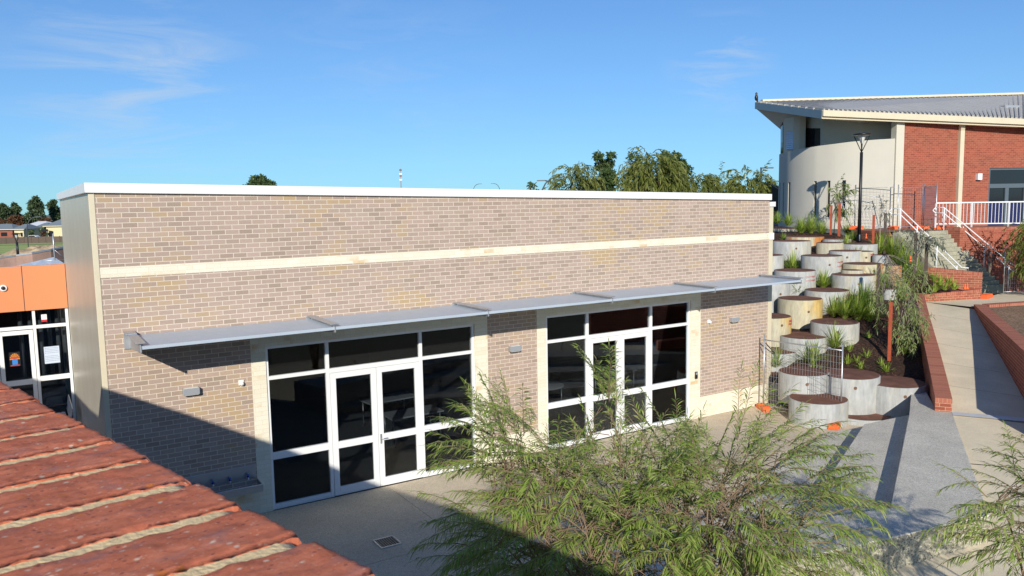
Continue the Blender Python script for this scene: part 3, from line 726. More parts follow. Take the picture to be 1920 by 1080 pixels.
# ------------------------------------------------------------------ main building
XL, XR, YB = 1.09, 17.8, 9.75
def ft(x): return 6.27 + (5.925 - 6.27) * (x - XL) / (XR - XL)      # fascia top
def fb(x): return ft(x) - .168
def make_building():
    t = thing('brick_building', 'long low beige brick building with white roof edge and grey ribbed side wall', 'building', (XL, 0, 0))
    X0 = 1.17; band0, band1 = 4.672, 4.848; pl = .57
    op = [(3.84, 8.36, 3.20), (10.25, 14.84, 3.20)]; sur = [(3.57, 8.68), (9.99, 15.19)]; st = 3.5
    W = MB()
    def bx(x0, x1, z0, z1): W.box(x0, 0, z0, x1, .25, z1)
    for (a, c) in ((X0, sur[0][0]), (sur[0][1], sur[1][0]), (sur[1][1], XR)): bx(a, c, pl, st)
    bx(X0, XR, st, band0)
    W.hexa([(X0, 0, band1), (XR, 0, band1), (XR, .25, band1), (X0, .25, band1), (X0, 0, fb(X0)), (XR, 0, fb(XR)), (XR, .25, fb(XR)), (X0, .25, fb(X0))])
    W.build('brick_wall', M['brick_beige'], t)
    b = MB(); b.box(X0, -.002, band0, XR + .002, .25, band1); b.build('cream_band', M['brick_cream'], t)
    for (a, c) in ((X0, sur[0][0]), (sur[0][1], sur[1][0]), (sur[1][1], XR)): b = MB(); b.box(a, -.002, 0, c, .25, pl); b.build('plinth', M['brick_cream'], t)
    for (a, c), (o0, o1, oz) in zip(sur, op):
        b = MB(); b.box(a, -.003, 0, o0, .25, st); b.box(o1, -.003, 0, c, .25, st); b.box(o0, -.003, oz, o1, .25, st)
        b.build('door_surround', M['brick_cream'], t)
    # grey ribbed side wall, corner trim, back and right wall
    b = MB(); b.hexa([(XL, .07, 0), (XL + .2, .07, 0), (XL + .2, YB, 0), (XL, YB, 0), (XL, .07, fb(XL)), (XL + .2, .07, fb(XL)), (XL + .2, YB, fb(XL)), (XL, YB, fb(XL))])
    b.build('side_cladding', M['cladding'], t)
    b = MB(); b.box(XL - .012, -.012, 0, X0 - .001, .068, fb(X0) - .002); b.build('corner_trim', M['trim'], t, bevel=.006)
    b = MB(); b.box(XR, .004, 0, XR + .17, .3, 5.58); b.box(XR, .3, 0, XR + .15, YB, 5.5); b.build('end_wall', M['trim'], t)
    b = MB(); b.box(XR + .003, -.03, 5.58, XR + .22, YB, 5.71); b.box(XR + .003, -.02, 4.66, XR + .19, .32, 4.85); b.build('end_capping', M['fascia_white'], t)
    # roof and fascia
    b = MB(); o = .06
    b.hexa([(XL - o, -o, fb(XL)), (XR + .03, -o, fb(XR)), (XR + .03, YB + o, fb(XR)), (XL - o, YB + o, fb(XL)), (XL - o, -o, ft(XL)), (XR + .03, -o, ft(XR)), (XR + .03, YB + o, ft(XR)), (XL - o, YB + o, ft(XL))])
    b.build('fascia', M['fascia_white'], t, bevel=.008)
    b = MB(); b.box(XL + .2, .2, 5.3, XR, YB - .2, 5.45); b.box(XL + .2, YB - .2, 0, XR, YB, 5.6)
    b.build('rear_wall', M['trim'], t)
    # interior shell
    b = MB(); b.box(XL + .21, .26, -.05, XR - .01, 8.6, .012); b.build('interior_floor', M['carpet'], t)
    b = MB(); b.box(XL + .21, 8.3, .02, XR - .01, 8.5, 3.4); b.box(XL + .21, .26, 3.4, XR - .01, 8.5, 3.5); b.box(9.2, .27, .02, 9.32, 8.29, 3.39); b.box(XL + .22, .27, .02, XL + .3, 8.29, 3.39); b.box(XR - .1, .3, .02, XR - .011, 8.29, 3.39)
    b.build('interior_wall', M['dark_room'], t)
    # glazing
    for k, (o0, o1, oz) in enumerate(op):
        mL, mR = ((5.045, 7.07) if k == 0 else (11.475, 13.495)); mm = (mL + mR) / 2
        y0, y1 = .03, .13
        F = MB()
        F.box(o0, y0, 0, o0 + .055, y1, oz); F.box(o1 - .055, y0, 0, o1, y1, oz); F.box(o0 + .056, y0, oz - .055, o1 - .056, y1, oz)
        F.box(mL - .035, y0, 0, mL + .035, y1, oz - .056); F.box(mR - .035, y0, 0, mR + .035, y1, oz - .056)
        for (a, c) in ((o0 + .056, mL - .036), (mR + .036, o1 - .056)):
            F.box(a, y0, 0, c, y1, .10); F.box(a, y0, .985, c, y1, 1.12); F.box(a, y0, 2.545, c, y1, 2.615)
        F.box(mL + .036, y0, 2.525, mR - .036, y1, 2.615)
        fr = F.build('glazed_frame', M['white'], t, bevel=.006)
        G = MB(); gy = .085
        def pane(x0, x1, z0, z1): G.box(x0 - .01, gy, z0 - .01, x1 + .01, gy + .006, z1 + .01)
        for (a, c) in ((o0 + .056, mL - .036), (mL + .036, mR - .036), (mR + .036, o1 - .056)): pane(a, c, 2.616, oz - .056)
        for (a, c) in ((o0 + .056, mL - .036), (mR + .036, o1 - .056)): pane(a, c, .101, .984); pane(a, c, 1.121, 2.544)
        G.build('pane', M['glass'], fr)
        for (a, c) in ((mL + .04, mm - .004), (mm + .004, mR - .04)):
            D = MB(); s = .115; yy0, yy1 = .022, .1
            D.box(a, yy0, .012, a + s, yy1, 2.52); D.box(c - s, yy0, .012, c, yy1, 2.52)
            D.box(a + s + .001, yy0, .012, c - s - .001, yy1, .185); D.box(a + s + .001, yy0, .975, c - s - .001, yy1, 1.115); D.box(a + s + .001, yy0, 2.405, c - s - .001, yy1, 2.52)
            D.build('door', M['white'], fr, bevel=.005)
            g = MB(); g.box(a + s - .01, .058, .175, c - s + .01, .064, .985); g.box(a + s - .01, .058, 1.105, c - s + .01, .064, 2.415)
            g.build('door_pane', M['glass'], fr)
        H = MB(); hx = mm + .05
        H.box(hx - .018, .008, .92, hx + .018, .021, 1.12); H.tube([(hx, .0, 1.03), (hx, -.035, 1.03), (hx + .13, -.035, 1.03)], .009, 8)
        H.build('handle', M['galv'], fr)
    # awning on brackets
    A = MB(); a0, a1, pr, zt = 1.575, 17.47, 1.36, 3.655
    A.box(a0, -pr, zt - .035, a1, -.02, zt); A.box(a0, -pr - .008, zt - .05, a1, -pr, zt + .003)
    aw = A.build('awning', M['awning'], t, bevel=.003)
    for i in range(6):
        x = 1.56 + i * 3.18
        B = MB(); B.box(x - .10, -.018, 3.42, x + .10, -.001, 3.70)
        B.box(x - .012, -1.34, 3.66, x + .012, -.018, 3.70)
        n = len(B.v)
        B.hexa([(x - .012, -1.385, 3.56), (x + .012, -1.385, 3.56), (x + .012, -.018, 3.43), (x - .012, -.018, 3.43), (x - .012, -1.38, 3.66), (x + .012, -1.38, 3.66), (x + .012, -.018, 3.66), (x - .012, -.018, 3.66)])
        B.box(x - .075, -1.38, 3.70, x + .075, -.018, 3.715)
        if i == 0: B.box(x - .1, -.40, 3.716, x + .07, -.02, 3.735)
        B.build('bracket', M['galv'], aw, bevel=.003)
make_building()

def wall_light(x, label):
    t = thing('wall_light', label, 'light', (x, 0, 2.5), 'grey up and down lights on the brick wall')
    b = MB(); b.box(x - .14, -.12, 2.495, x + .14, -.002, 2.615); b.build('housing', M['fitting_grey'], t, bevel=.006)
    b = MB(); b.box(x - .12, -.11, 2.488, x + .12, -.02, 2.494); b.box(x - .12, -.11, 2.616, x + .12, -.02, 2.622); b.build('lens', M['lens'], t)
wall_light(2.48, 'grey box wall light left of the first glazed entrance')
wall_light(9.35, 'grey box wall light on the brick pier between the two entrances')
wall_light(16.4, 'grey box wall light near the right end of the brick wall')
def sensor(x, label):
    t = thing('motion_sensor', label, 'sensor', (x, 0, 2.57), 'white sensors on the brick wall')
    b = MB(); b.box(x - .05, -.03, 2.53, x + .05, -.001, 2.63); b.build('base', M['white'], t, bevel=.01)
    b = MB(); b.lathe([(0.0, -.045), (.03, -.03), (.04, 0), (.03, .03), (0, .04)], (x, -.06, 2.57), 14); b.build('eye', M['white'], t)
sensor(3.37, 'small white motion sensor beside the cream surround of the first entrance')
sensor(15.48, 'small white motion sensor right of the second entrance')
t = thing('entry_keypad', 'small dark keypad on the cream surround right of the second entrance', 'keypad', (15.03, 0, 1.1))
b = MB(); b.box(14.985, -.03, 1.09, 15.075, -.004, 1.28); b.build('case', M['black'], t, bevel=.006)
b = MB(); b.box(15.0, -.034, 1.2, 15.06, -.031, 1.26); b.build('screen', M['fitting_grey'], t)

# drinking trough
t = thing('drinking_trough', 'stainless steel drinking trough with blue taps on the shaded wall', 'trough', (2.9, 0, .55))
b = MB(); b.box(2.2, -.02, .72, 3.55, -.004, .98); b.build('splashback', M['stainless'], t, bevel=.004)
b = MB(); b.box(2.2, -.36, .56, 3.58, -.02, .58); b.box(2.2, -.38, .56, 3.58, -.36, .70); b.box(2.2, -.36, .58, 2.22, -.02, .70); b.box(3.56, -.36, .58, 3.58, -.02, .70); b.box(2.8, -.2, .3, 2.9, -.02, .56)
b.build('basin', M['stainless'], t, bevel=.004)
for x in (2.45, 2.75, 3.05, 3.38):
    b = MB(); b.tube([(x, -.02, .78), (x, -.10, .78), (x, -.13, .74)], .014, 8); b.build('spout', M['stainless'], t)
    b = MB(); b.lathe([(0, .0), (.022, .0), (.022, .05), (0, .055)], (x, -.1, .79), 10); b.build('tap_button', M['blue'], t)

# floor drain
t = thing('floor_drain', 'square dark grated drain set in the shaded courtyard paving', 'drain', (5.1, -2.6, 0))
b = MB()
for k in range(8): b.bar((4.94 + k * .042, -2.75, .006), (4.94 + k * .042, -2.42, .006), .02, .012)
b.build('grate', M['grate'], t)
b = MB(); b.box(4.9, -2.79, .001, 5.28, -2.755, .014); b.box(4.9, -2.415, .001, 5.28, -2.38, .014); b.box(4.9, -2.754, .001, 4.925, -2.416, .014); b.box(5.255, -2.754, .001, 5.28, -2.416, .014)
b.build('rim', M['galv'], t)

# tables inside
def table(x, y, rz, label, round_=False, w=1.4, d=.7):
    t = thing('classroom_table', label, 'table', (x, y, .012), 'tables inside the building')
    b = MB()
    if round_: b.lathe([(0, .70), (.55, .70), (.57, .72), (.55, .735), (0, .735)], (x, y, .012), 28)
    else: b.prism([(x + (i * w / 2) * cos(rz) - (j * d / 2) * sin(rz), y + (i * w / 2) * sin(rz) + (j * d / 2) * cos(rz)) for i, j in ((-1, -1), (1, -1), (1, 1), (-1, 1))], .70, .735)
    b.build('table_top', M['table_top'], t)
    for i, j in ((-1, -1), (1, -1), (1, 1), (-1, 1)):
        a, c = (.35, .35) if round_ else (w / 2 - .08, d / 2 - .08)
        px, py = x + i * a * cos(rz) - j * c * sin(rz), y + i * a * sin(rz) + j * c * cos(rz)
        b = MB(); b.tube([(px, py, .013), (px, py, .70)], .018, 8); b.build('leg', M['galv'], t)
table(8.0, 2.6, .0, 'pale table seen through the right pane of the first entrance')
table(8.1, 4.3, .1, 'pale table in the back of the room behind the first entrance')
table(12.2, 3.0, 0, 'round pale table seen through the left pane of the second entrance', True)
table(14.9, 3.2, .3, 'pale table with a book on it seen through the right pane of the second entrance')
t = thing('open_book', 'open white book on the table behind the second entrance', 'book', (14.8, 3.2, .75))
b = MB(); b.hexa([(14.5, 3.05, .75), (14.78, 3.05, .75), (14.78, 3.4, .75), (14.5, 3.4, .75), (14.5, 3.05, .79), (14.78, 3.05, .755), (14.78, 3.4, .755), (14.5, 3.4, .79)]); b.hexa([(14.785, 3.05, .75), (15.05, 3.05, .75), (15.05, 3.4, .75), (14.785, 3.4, .75), (14.785, 3.05, .755), (15.05, 3.05, .79), (15.05, 3.4, .79), (14.785, 3.4, .755)]); b.build('page', M['paper'], t)
t = thing('yellow_stool', 'round yellow stool inside behind the second entrance', 'stool', (13.6, 5.6, .012))
b = MB(); b.lathe([(0, .44), (.32, .44), (.34, .46), (.3, .48), (0, .48)], (13.6, 5.6, .012), 24); b.build('seat', M['yellow'], t)
for k in range(4):
    b = MB(); a = k * pi / 2 + .5; b.tube([(13.6 + .26 * cos(a), 5.6 + .26 * sin(a), .013), (13.6 + .18 * cos(a), 5.6 + .18 * sin(a), .45)], .016, 8); b.build('leg', M['galv'], t)

# ------------------------------------------------------------------ entry wing at the left with the orange fascia
YE = 9.45
def make_wing():
    t = thing('entry_wing', 'glazed entry wing with bright orange fascia panels left of the brick building', 'building', (-2, YE, 0))
    zb, zt_ = 3.2, 4.385
    xs = [-7.4, -5.6, -3.7, -1.83, .085, XL - .005]
    for i in range(len(xs) - 1):
        b = MB(); b.box(xs[i] + .008, YE, zb, xs[i + 1] - .008, YE + .05, zt_); b.build('fascia_panel', M['orange'], t, bevel=.003)
    b = MB(); b.box(-7.4, YE + .051, zb, XL - .006, YE + .2, zt_ - .01); b.build('backing', M['galv'], t)
    # roof, slightly pitched
    p = [onY(10, 503, YE + .02), onY(122, 494, YE + .02), onY(122, 477, 16.5), onY(-60, 516, 16.5)]
    p4 = onY(8, 503.5, 16.5)
    b = MB(); k = 24
    zbk = lambda x: p[2].z + (p4.z - p[2].z) * (x - p[2].x) / (p4.x - p[2].x)
    for i in range(k):
        x0, x1 = -7.4 + (XL + 7.397) * i / k, -7.4 + (XL + 7.397) * (i + 1) / k
        b.poly([(x0, YE, zt_ + .006), (x1, YE, zt_ + .006), (x1, 16.5, zbk(x1)), (x0, 16.5, zbk(x0))])
    b.build('roof', M['roofw'], t)
    # window wall
    F = MB(); y0, y1 = YE + .06, YE + .16
    def h(x0, x1, z0, z1): F.box(x0, y0, z0, x1, y1, z1)
    mull = [-3.9, -2.55, -1.75, -.62, .27, 1.04]
    for x in mull: h(x - .035, x + .035, 0, zb)
    for i in range(len(mull) - 1):
        a, c = mull[i] + .036, mull[i + 1] - .036
        h(a, c, 2.70, 2.79); h(a, c, 0, .1)
        if i in (4,): h(a, c, 1.27, 1.40)
    fr = F.build('glazed_frame', M['white'], t, bevel=.005)
    for (a, c) in ((-.57, .225),):
        D = MB(); D.box(a, y0 - .008, .02, a + .1, y1 - .02, 2.68); D.box(c - .1, y0 - .008, .02, c, y1 - .02, 2.68); D.box(a + .101, y0 - .008, 2.57, c - .101, y1 - .02, 2.68); D.box(a + .101, y0 - .008, 1.22, c - .101, y1 - .02, 1.36); D.box(a + .101, y0 - .008, .02, c - .101, y1 - .02, .2)
        D.build('door', M['white'], fr, bevel=.005)
    G = MB()
    for i in range(len(mull) - 1):
        a, c = mull[i] + .03, mull[i + 1] - .03
        G.box(a, YE + .1, .05, c, YE + .106, 2.72); G.box(a, YE + .1, 2.78, c, YE + .106, zb)
    G.build('pane', M['glass'], fr)
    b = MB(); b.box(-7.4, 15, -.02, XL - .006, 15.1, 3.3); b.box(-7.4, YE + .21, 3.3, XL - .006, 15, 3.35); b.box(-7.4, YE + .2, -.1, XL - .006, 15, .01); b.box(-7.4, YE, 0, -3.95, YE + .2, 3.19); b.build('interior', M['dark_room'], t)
    # curtain of vertical blinds just behind the glass
    for x in (-.05, .18, .42, .62, .82, .98):
        b = MB(); b.tube([(x, YE + .75, 1.3), (x, YE + .75, 3.2)], .055, 8); b.build('blind', plain('blind', (.22, .23, .25), .7), t)
make_wing()
def poster(name, label, x, z, w, h, build):
    t = thing(name, label, 'poster', (x, YE, z))
    build(t, x, z, w, h)
def notice(t, x, z, w, h):
    b = MB(); b.box(x, YE + .09, z, x + w, YE + .0985, z + h); b.build('sheet', M['paper'], t)
    b = MB(); ink = plain('ink', (.22, .26, .33), .8)
    for r in range(9):
        if r == 4: continue
        xx = x + .05 * w
        while xx < x + w * .9:
            ww = U(.03, .09) * w * 1.3; b.box(xx, YE + .088, z + h * (.9 - r * .095), min(xx + ww, x + w * .95), YE + .0899, z + h * (.9 - r * .095) + .012); xx += ww + .012
    b.build('text_lines', ink, t)
poster('notice_sheet', 'white printed notice taped inside the right pane of the entry wing', .44, 1.72, .36, .46, notice)
def flyer(t, x, z, w, h):
    b = MB(); b.box(x, YE + .088, z, x + w, YE + .0965, z + h); b.build('sheet', M['black'], t)
    b = MB(); cx = x + w / 2
    for k in range(9):
        a = pi * k / 8; b.poly([(cx, YE + .0865, z + h * .52), (cx + cos(a + .12) * w * .45, YE + .0865, z + h * .52 + sin(a + .12) * h * .4), (cx + cos(a - .12) * w * .45, YE + .0865, z + h * .52 + sin(a - .12) * h * .4)][::-1])
    b.build('sunburst', plain('sunburst', (.7, .25, .03), .6), t)
    b = MB(); b.box(x + w * .25, YE + .0855, z + h * .12, x + w * .75, YE + .0875, z + h * .5); b.build('blue_block', plain('blue_block', (.03, .2, .55), .6), t)
    b = MB(); b.box(x + .02, YE + .0855, z + h * .03, x + w - .02, YE + .0875, z + h * .1); b.box(x + w * .15, YE + .084, z + h * .55, x + w * .85, YE + .0864, z + h * .66); b.build('red_bars', plain('red_bar', (.5, .04, .03), .6), t)
poster('flyer', 'dark colourful flyer with orange rays on the entry wing door', -.36, 1.74, .25, .38, flyer)
def sign_(t, x, z, w, h):
    b = MB(); b.box(x, YE + .088, z, x + w, YE + .0965, z + h); b.build('plate', M['white'], t)
    b = MB(); b.box(x, YE + .0865, z, x + w, YE + .0875, z + h * .3); b.build('red_strip', plain('sign_red', (.55, .02, .03), .5), t)
poster('safety_sign', 'small white sign with red strip high in the entry wing glazing', .44, 2.86, .13, .2, sign_)
cm = onY(6, 540, YE)
t = thing('security_camera', 'white dome security camera on the orange fascia', 'camera', (cm.x, YE, cm.z))
b = MB(); b.tube([(cm.x, YE - .001, cm.z), (cm.x, YE - .05, cm.z)], .085, 20); b.build('housing', M['white'], t, bevel=.01)
b = MB()
for i in range(7):
    a0, a1 = i * pi / 14, (i + 1) * pi / 14
    for k in range(14):
        q0, q1 = k * pi / 7, (k + 1) * pi / 7; f = lambda a, q: (cm.x + .05 * cos(a) * cos(q), YE - .051 - .05 * sin(a), cm.z + .05 * cos(a) * sin(q))
        b.poly([f(a0, q0), f(a0, q1), f(a1, q1), f(a1, q0)], True)
b.build('dome', M['black'], t)
# metal bench end against the ribbed wall
bx, by = .78, 8.1
t = thing('slatted_bench', 'grey slatted metal bench with black arms by the ribbed side wall', 'bench', (bx, by, 0))
b = MB()
for k in range(4): b.box(bx - .42 + k * .115, by - .9, .44, bx - .32 + k * .115, by + .9, .47)
b.build('seat', M['galv'], t, bevel=.004)
b = MB()
for k in range(3): b.hexa([(bx + .06 + k * .02, by - .9, .55 + k * .13), (bx + .08 + k * .02, by - .9, .55 + k * .13), (bx + .08 + k * .02, by + .9, .55 + k * .13), (bx + .06 + k * .02, by + .9, .55 + k * .13), (bx + .08 + k * .02, by - .9, .66 + k * .13), (bx + .1 + k * .02, by - .9, .66 + k * .13), (bx + .1 + k * .02, by + .9, .66 + k * .13), (bx + .08 + k * .02, by + .9, .66 + k * .13)])
b.build('backrest', M['galv'], t, bevel=.004)
for yy in (by - .8, by + .8):
    b = MB(); b.tube([(bx - .4, yy, .0), (bx - .42, yy, .45), (bx - .38, yy, .66), (bx - .2, yy, .7), (bx + .08, yy, .68), (bx + .12, yy, .45), (bx + .1, yy, 0)], .022, 8); b.build('arm_frame', M['black'], t)
# mast on the entry roof
mp = onY(103, 489, 13); 
t = thing('roof_mast', 'thin pale mast with black floodlights on the white entry roof', 'mast', tuple(mp))
b = MB(); b.tube([mp, mp + up * .9], .02, 8); b.tube([mp + up * .02 + Vector((-.35, 0, 0)), mp + up * .02 + Vector((.3, 0, 0))], .012, 6); b.tube([mp + up * .35, mp + Vector((.3, .1, .02))], .008, 6); b.build('pole', M['galv'], t)
b = MB(); q = mp + up * .9; b.tube([q + Vector((-.22, 0, .04)), q + Vector((.0, 0, 0))], .012, 6); b.box(q.x - .3, q.y - .05, q.z, q.x - .12, q.y + .05, q.z + .07); b.box(q.x - .1, q.y - .05, q.z - .05, q.x + .02, q.y + .05, q.z + .0); b.build('floodlight', M['black'], t)

# ------------------------------------------------------------------ foreground parapet wall with bricks on edge
def near_brick_mat():
    mt, N, L, P = newmat('near_brick'); P.inputs['Roughness'].default_value = .95; P.inputs['Specular IOR Level'].default_value = .08
    tc = N.new('ShaderNodeTexCoord'); g = N.new('ShaderNodeNewGeometry')
    rp = N.new('ShaderNodeValToRGB'); e = rp.color_ramp.elements
    e[0].position = 0; e[0].color = (.42, .115, .065, 1); e[1].position = 1; e[1].color = (.76, .28, .165, 1)
    k = e.new(.5); k.color = (.60, .185, .10, 1)
    n1 = N.new('ShaderNodeTexNoise'); n1.inputs['Scale'].default_value = 30; n1.inputs['Detail'].default_value = 14; n1.inputs['Roughness'].default_value = .82
    mp = N.new('ShaderNodeMapping'); mp.inputs['Rotation'].default_value = (0, 0, radians(-15)); mp.inputs['Scale'].default_value = (.85, 1.15, 1)
    L.new(tc.outputs['Object'], mp.inputs[0]); L.new(mp.outputs[0], n1.inputs['Vector'])
    mr = N.new('ShaderNodeMapRange'); mr.inputs['From Min'].default_value = .32; mr.inputs['From Max'].default_value = .68; L.new(n1.outputs['Fac'], mr.inputs['Value'])
    L.new(mr.outputs[0], rp.inputs[0])
    # purple-grey fired patches
    n2 = N.new('ShaderNodeTexNoise'); n2.inputs['Scale'].default_value = 34; n2.inputs['Detail'].default_value = 6; L.new(mp.outputs[0], n2.inputs['Vector'])
    m2 = N.new('ShaderNodeMapRange'); m2.inputs['From Min'].default_value = .56; m2.inputs['From Max'].default_value = .72; L.new(n2.outputs['Fac'], m2.inputs['Value'])
    mx = N.new('ShaderNodeMixRGB'); mx.inputs['Color2'].default_value = (.45, .19, .15, 1); L.new(m2.outputs[0], mx.inputs['Fac']); L.new(rp.outputs[0], mx.inputs['Color1'])
    cur = mx.outputs[0]
    for (sc, thr, colr) in ((190, .93, (.72, .52, .38)), (110, .95, (.66, .20, .06)), (380, .90, (.66, .36, .25)), (260, .90, (.28, .09, .07))):
        vo = N.new('ShaderNodeTexVoronoi'); vo.inputs['Scale'].default_value = sc; L.new(mp.outputs[0], vo.inputs['Vector'])
        sp = N.new('ShaderNodeSeparateColor'); L.new(vo.outputs['Color'], sp.inputs[0])
        gt = N.new('ShaderNodeMath'); gt.operation = 'GREATER_THAN'; gt.inputs[1].default_value = thr; L.new(sp.outputs[0], gt.inputs[0])
        ls = N.new('ShaderNodeMapRange'); ls.inputs['From Min'].default_value = .42; ls.inputs['From Max'].default_value = .2; L.new(vo.outputs['Distance'], ls.inputs['Value'])
        mu = N.new('ShaderNodeMath'); mu.operation = 'MULTIPLY'; L.new(gt.outputs[0], mu.inputs[0]); L.new(ls.outputs[0], mu.inputs[1])
        mx = N.new('ShaderNodeMixRGB'); mx.inputs['Color2'].default_value = (*colr, 1); L.new(mu.outputs[0], mx.inputs['Fac']); L.new(cur, mx.inputs['Color1']); cur = mx.outputs[0]
    L.new(cur, P.inputs['Base Color'])
    bp = N.new('ShaderNodeBump'); bp.inputs['Strength'].default_value = .8; bp.inputs['Distance'].default_value = .003; L.new(n1.outputs['Fac'], bp.inputs['Height']); L.new(bp.outputs[0], P.inputs['Normal'])
    return mt
def make_parapet():
    nb = near_brick_mat()
    mortar = plain('mortar', (.86, .64, .33), .95, var=.15, vscale=60, bump=.25, bscale=260)
    ZC = 5.6
    line = [Vector(p) for p in ((-5.6, 2.6), (-5.05, .37), (-4.03, -4.0), (-3.46, -5.95), (-2.47, -5.55), (-2.0, -6.9), (-1.49, -8.68), (-1.01, -11.1), (-.36, -12.95), (-.07, -13.6), (.173, -14.57), (.36, -15.6), (.80, -17.4))]
    t = thing('parapet_wall', 'near red brick parapet with a brick on edge top filling the lower left corner', 'wall', (0, -14.2, 0))
    b = MB(); W = .235
    for i in range(len(line) - 1):
        p, q = line[i], line[i + 1]; d = (q - p).normalized(); n = Vector((d.y, -d.x))
        if n.x > 0: n = -n
        b.hexa([(p.x - .012 + n.x * W, p.y + n.y * W, -.1), (q.x - .012 + n.x * W, q.y + n.y * W, -.1), (q.x - .012, q.y, -.1), (p.x - .012, p.y, -.1),
                (p.x - .012 + n.x * W, p.y + n.y * W, ZC - .118), (q.x - .012 + n.x * W, q.y + n.y * W, ZC - .118), (q.x - .012, q.y, ZC - .118), (p.x - .012, p.y, ZC - .118)])
    b.build('wall_body', M['brick_red'], t)
    B = MB(); Mo = MB(); k = 0; mod = .0865
    for i in range(len(line) - 1):
        p, q = line[i], line[i + 1]; L_ = (q - p).length; d = (q - p) / L_; n = Vector((d.y, -d.x))
        if n.x > 0: n = -n
        a = atan2(n.y, n.x) - radians(6); nn = Vector((cos(a), sin(a)))   # headers laid a touch off square
        cnt = max(1, round(L_ / mod)); st = L_ / cnt
        near = 8 <= i <= 10
        # mortar bed between and below the bricks
        def strip(z, off0, off1, seg):
            for s in range(seg):
                u0, u1 = L_ * s / seg, L_ * (s + 1) / seg
                pts = []
                for u in (u0, u1):
                    for v in (off0, off1):
                        x = p + d * u + nn * v; pts.append((x.x, x.y))
                Mo.hexa([(*pts[0], ZC - .118), (*pts[2], ZC - .118), (*pts[3], ZC - .118), (*pts[1], ZC - .118), (*pts[0], z), (*pts[2], z), (*pts[3], z), (*pts[1], z)])
        if not near: strip(ZC - .006, .012, .22, 1)
        else:
            nu, nv = int(L_ / .004), 26
            if i == 8: nu = int(L_ / .02)
            base = len(Mo.v)
            for a_ in range(nu + 1):
                for c_ in range(nv + 1):
                    u = L_ * a_ / nu; v = .0005 + .231 * c_ / nv; x = p + d * u + nn * v
                    z = ZC - .0030 - (.05 if c_ == 0 else (.002 if c_ == 1 else 0)) + noise.noise((x.x * 110, x.y * 110, 1)) * .0006 + noise.noise((x.x * 420, x.y * 420, 4)) * .0003
                    vj = .003 * noise.noise((x.x * 90, x.y * 90, 7)) if c_ < 2 else 0
                    Mo.v.append((x.x - nn.x * vj, x.y - nn.y * vj, z))
            for a_ in range(nu):
                for c_ in range(nv):
                    q0 = base + a_ * (nv + 1) + c_; Mo.face((q0, q0 + 1, q0 + nv + 2, q0 + nv + 1), True)
        for j in range(cnt):
            c0 = p + d * (st * (j + .5)); rnd = random.Random(k * 13 + 5); k += 1
            hw = st / 2 - .0076 + rnd.uniform(-.0008, .0008); dz = rnd.uniform(-.0008, .0008); sh = rnd.uniform(-.003, .003); tw = rnd.uniform(-.012, .012)
            res = (20, 56) if near else (2, 2)
            if near and i == 8 and j < cnt - 5: res = (4, 8)
            if near and i == 10 and j > 6: res = (4, 8)
            nu, nv = res; base = len(B.v); ed = .004
            us = [-1 + 2 * s / nu for s in range(nu + 1)]; vs = [s / nv for s in range(nv + 1)]
            for uu in us:
                for vv in vs:
                    u = uu * hw; v = .23 * vv + sh
                    z = ZC + dz
                    # arrises worn round
                    eu = max(0, abs(u) - (hw - ed)) / ed; ev = max(0, (ed * 1.4 - .23 * vv)) / (ed * 1.4)
                    z -= (.0022 * eu ** 2 + .006 * ev ** 2)
                    x = c0 + d * (u + v * tw) + nn * v
                    if near:
                        z += noise.noise((x.x * 45, x.y * 45, k)) * .0014 + noise.noise((x.x * 170, x.y * 170, k)) * .0013 + noise.noise((x.x * 420, x.y * 420, k)) * .0007
                        cr = noise.noise((x.x * 60, x.y * 60, 3.3 + k))
                        if cr > .45 and (eu > 0 or ev > 0): z -= .0022 * min(1, (cr - .45) * 6)
                        jit = .0022 * noise.noise((x.x * 130, x.y * 130, 9 + k))
                        if abs(uu) == 1: x = x + d * jit * (1 if uu > 0 else -1)
                        if vv == 0: x = x + nn * jit * 1.6
                    B.v.append((x.x, x.y, z))
            for a_ in range(nu):
                for c_ in range(nv):
                    q0 = base + a_ * (nv + 1) + c_; B.face((q0, q0 + 1, q0 + nv + 2, q0 + nv + 1), True)
            # sides
            top = B.v
            ringi = [base + a_ * (nv + 1) for a_ in range(nu + 1)] + [base + nu * (nv + 1) + c_ for c_ in range(1, nv + 1)] + [base + a_ * (nv + 1) + nv for a_ in range(nu - 1, -1, -1)] + [base + c_ for c_ in range(nv - 1, 0, -1)]
            lo = len(B.v)
            for vi in ringi:
                x, y, z = B.v[vi]; B.v.append((x, y, ZC - .112))
            m_ = len(ringi)
            for s in range(m_): B.face((ringi[s], lo + s, lo + (s + 1) % m_, ringi[(s + 1) % m_]), False)
    B.build('coping_bricks', nb, t); Mo.build('mortar', mortar, t)
make_parapet()
# raised ground the photographer stands on, behind the parapet
b = MB(); b.prism([(-14, -28), (3.5, -28), (1.0, -18), (.75, -17.4), (-.35, -13.7), (-.9, -12.4), (-1.3, -10.7), (-2.75, -6.6), (-3.9, -6.3), (-5.4, .2), (-14, .2)], -.1, 4.2)
tag(b.build('upper_walkway', M['paving']), kind='structure')

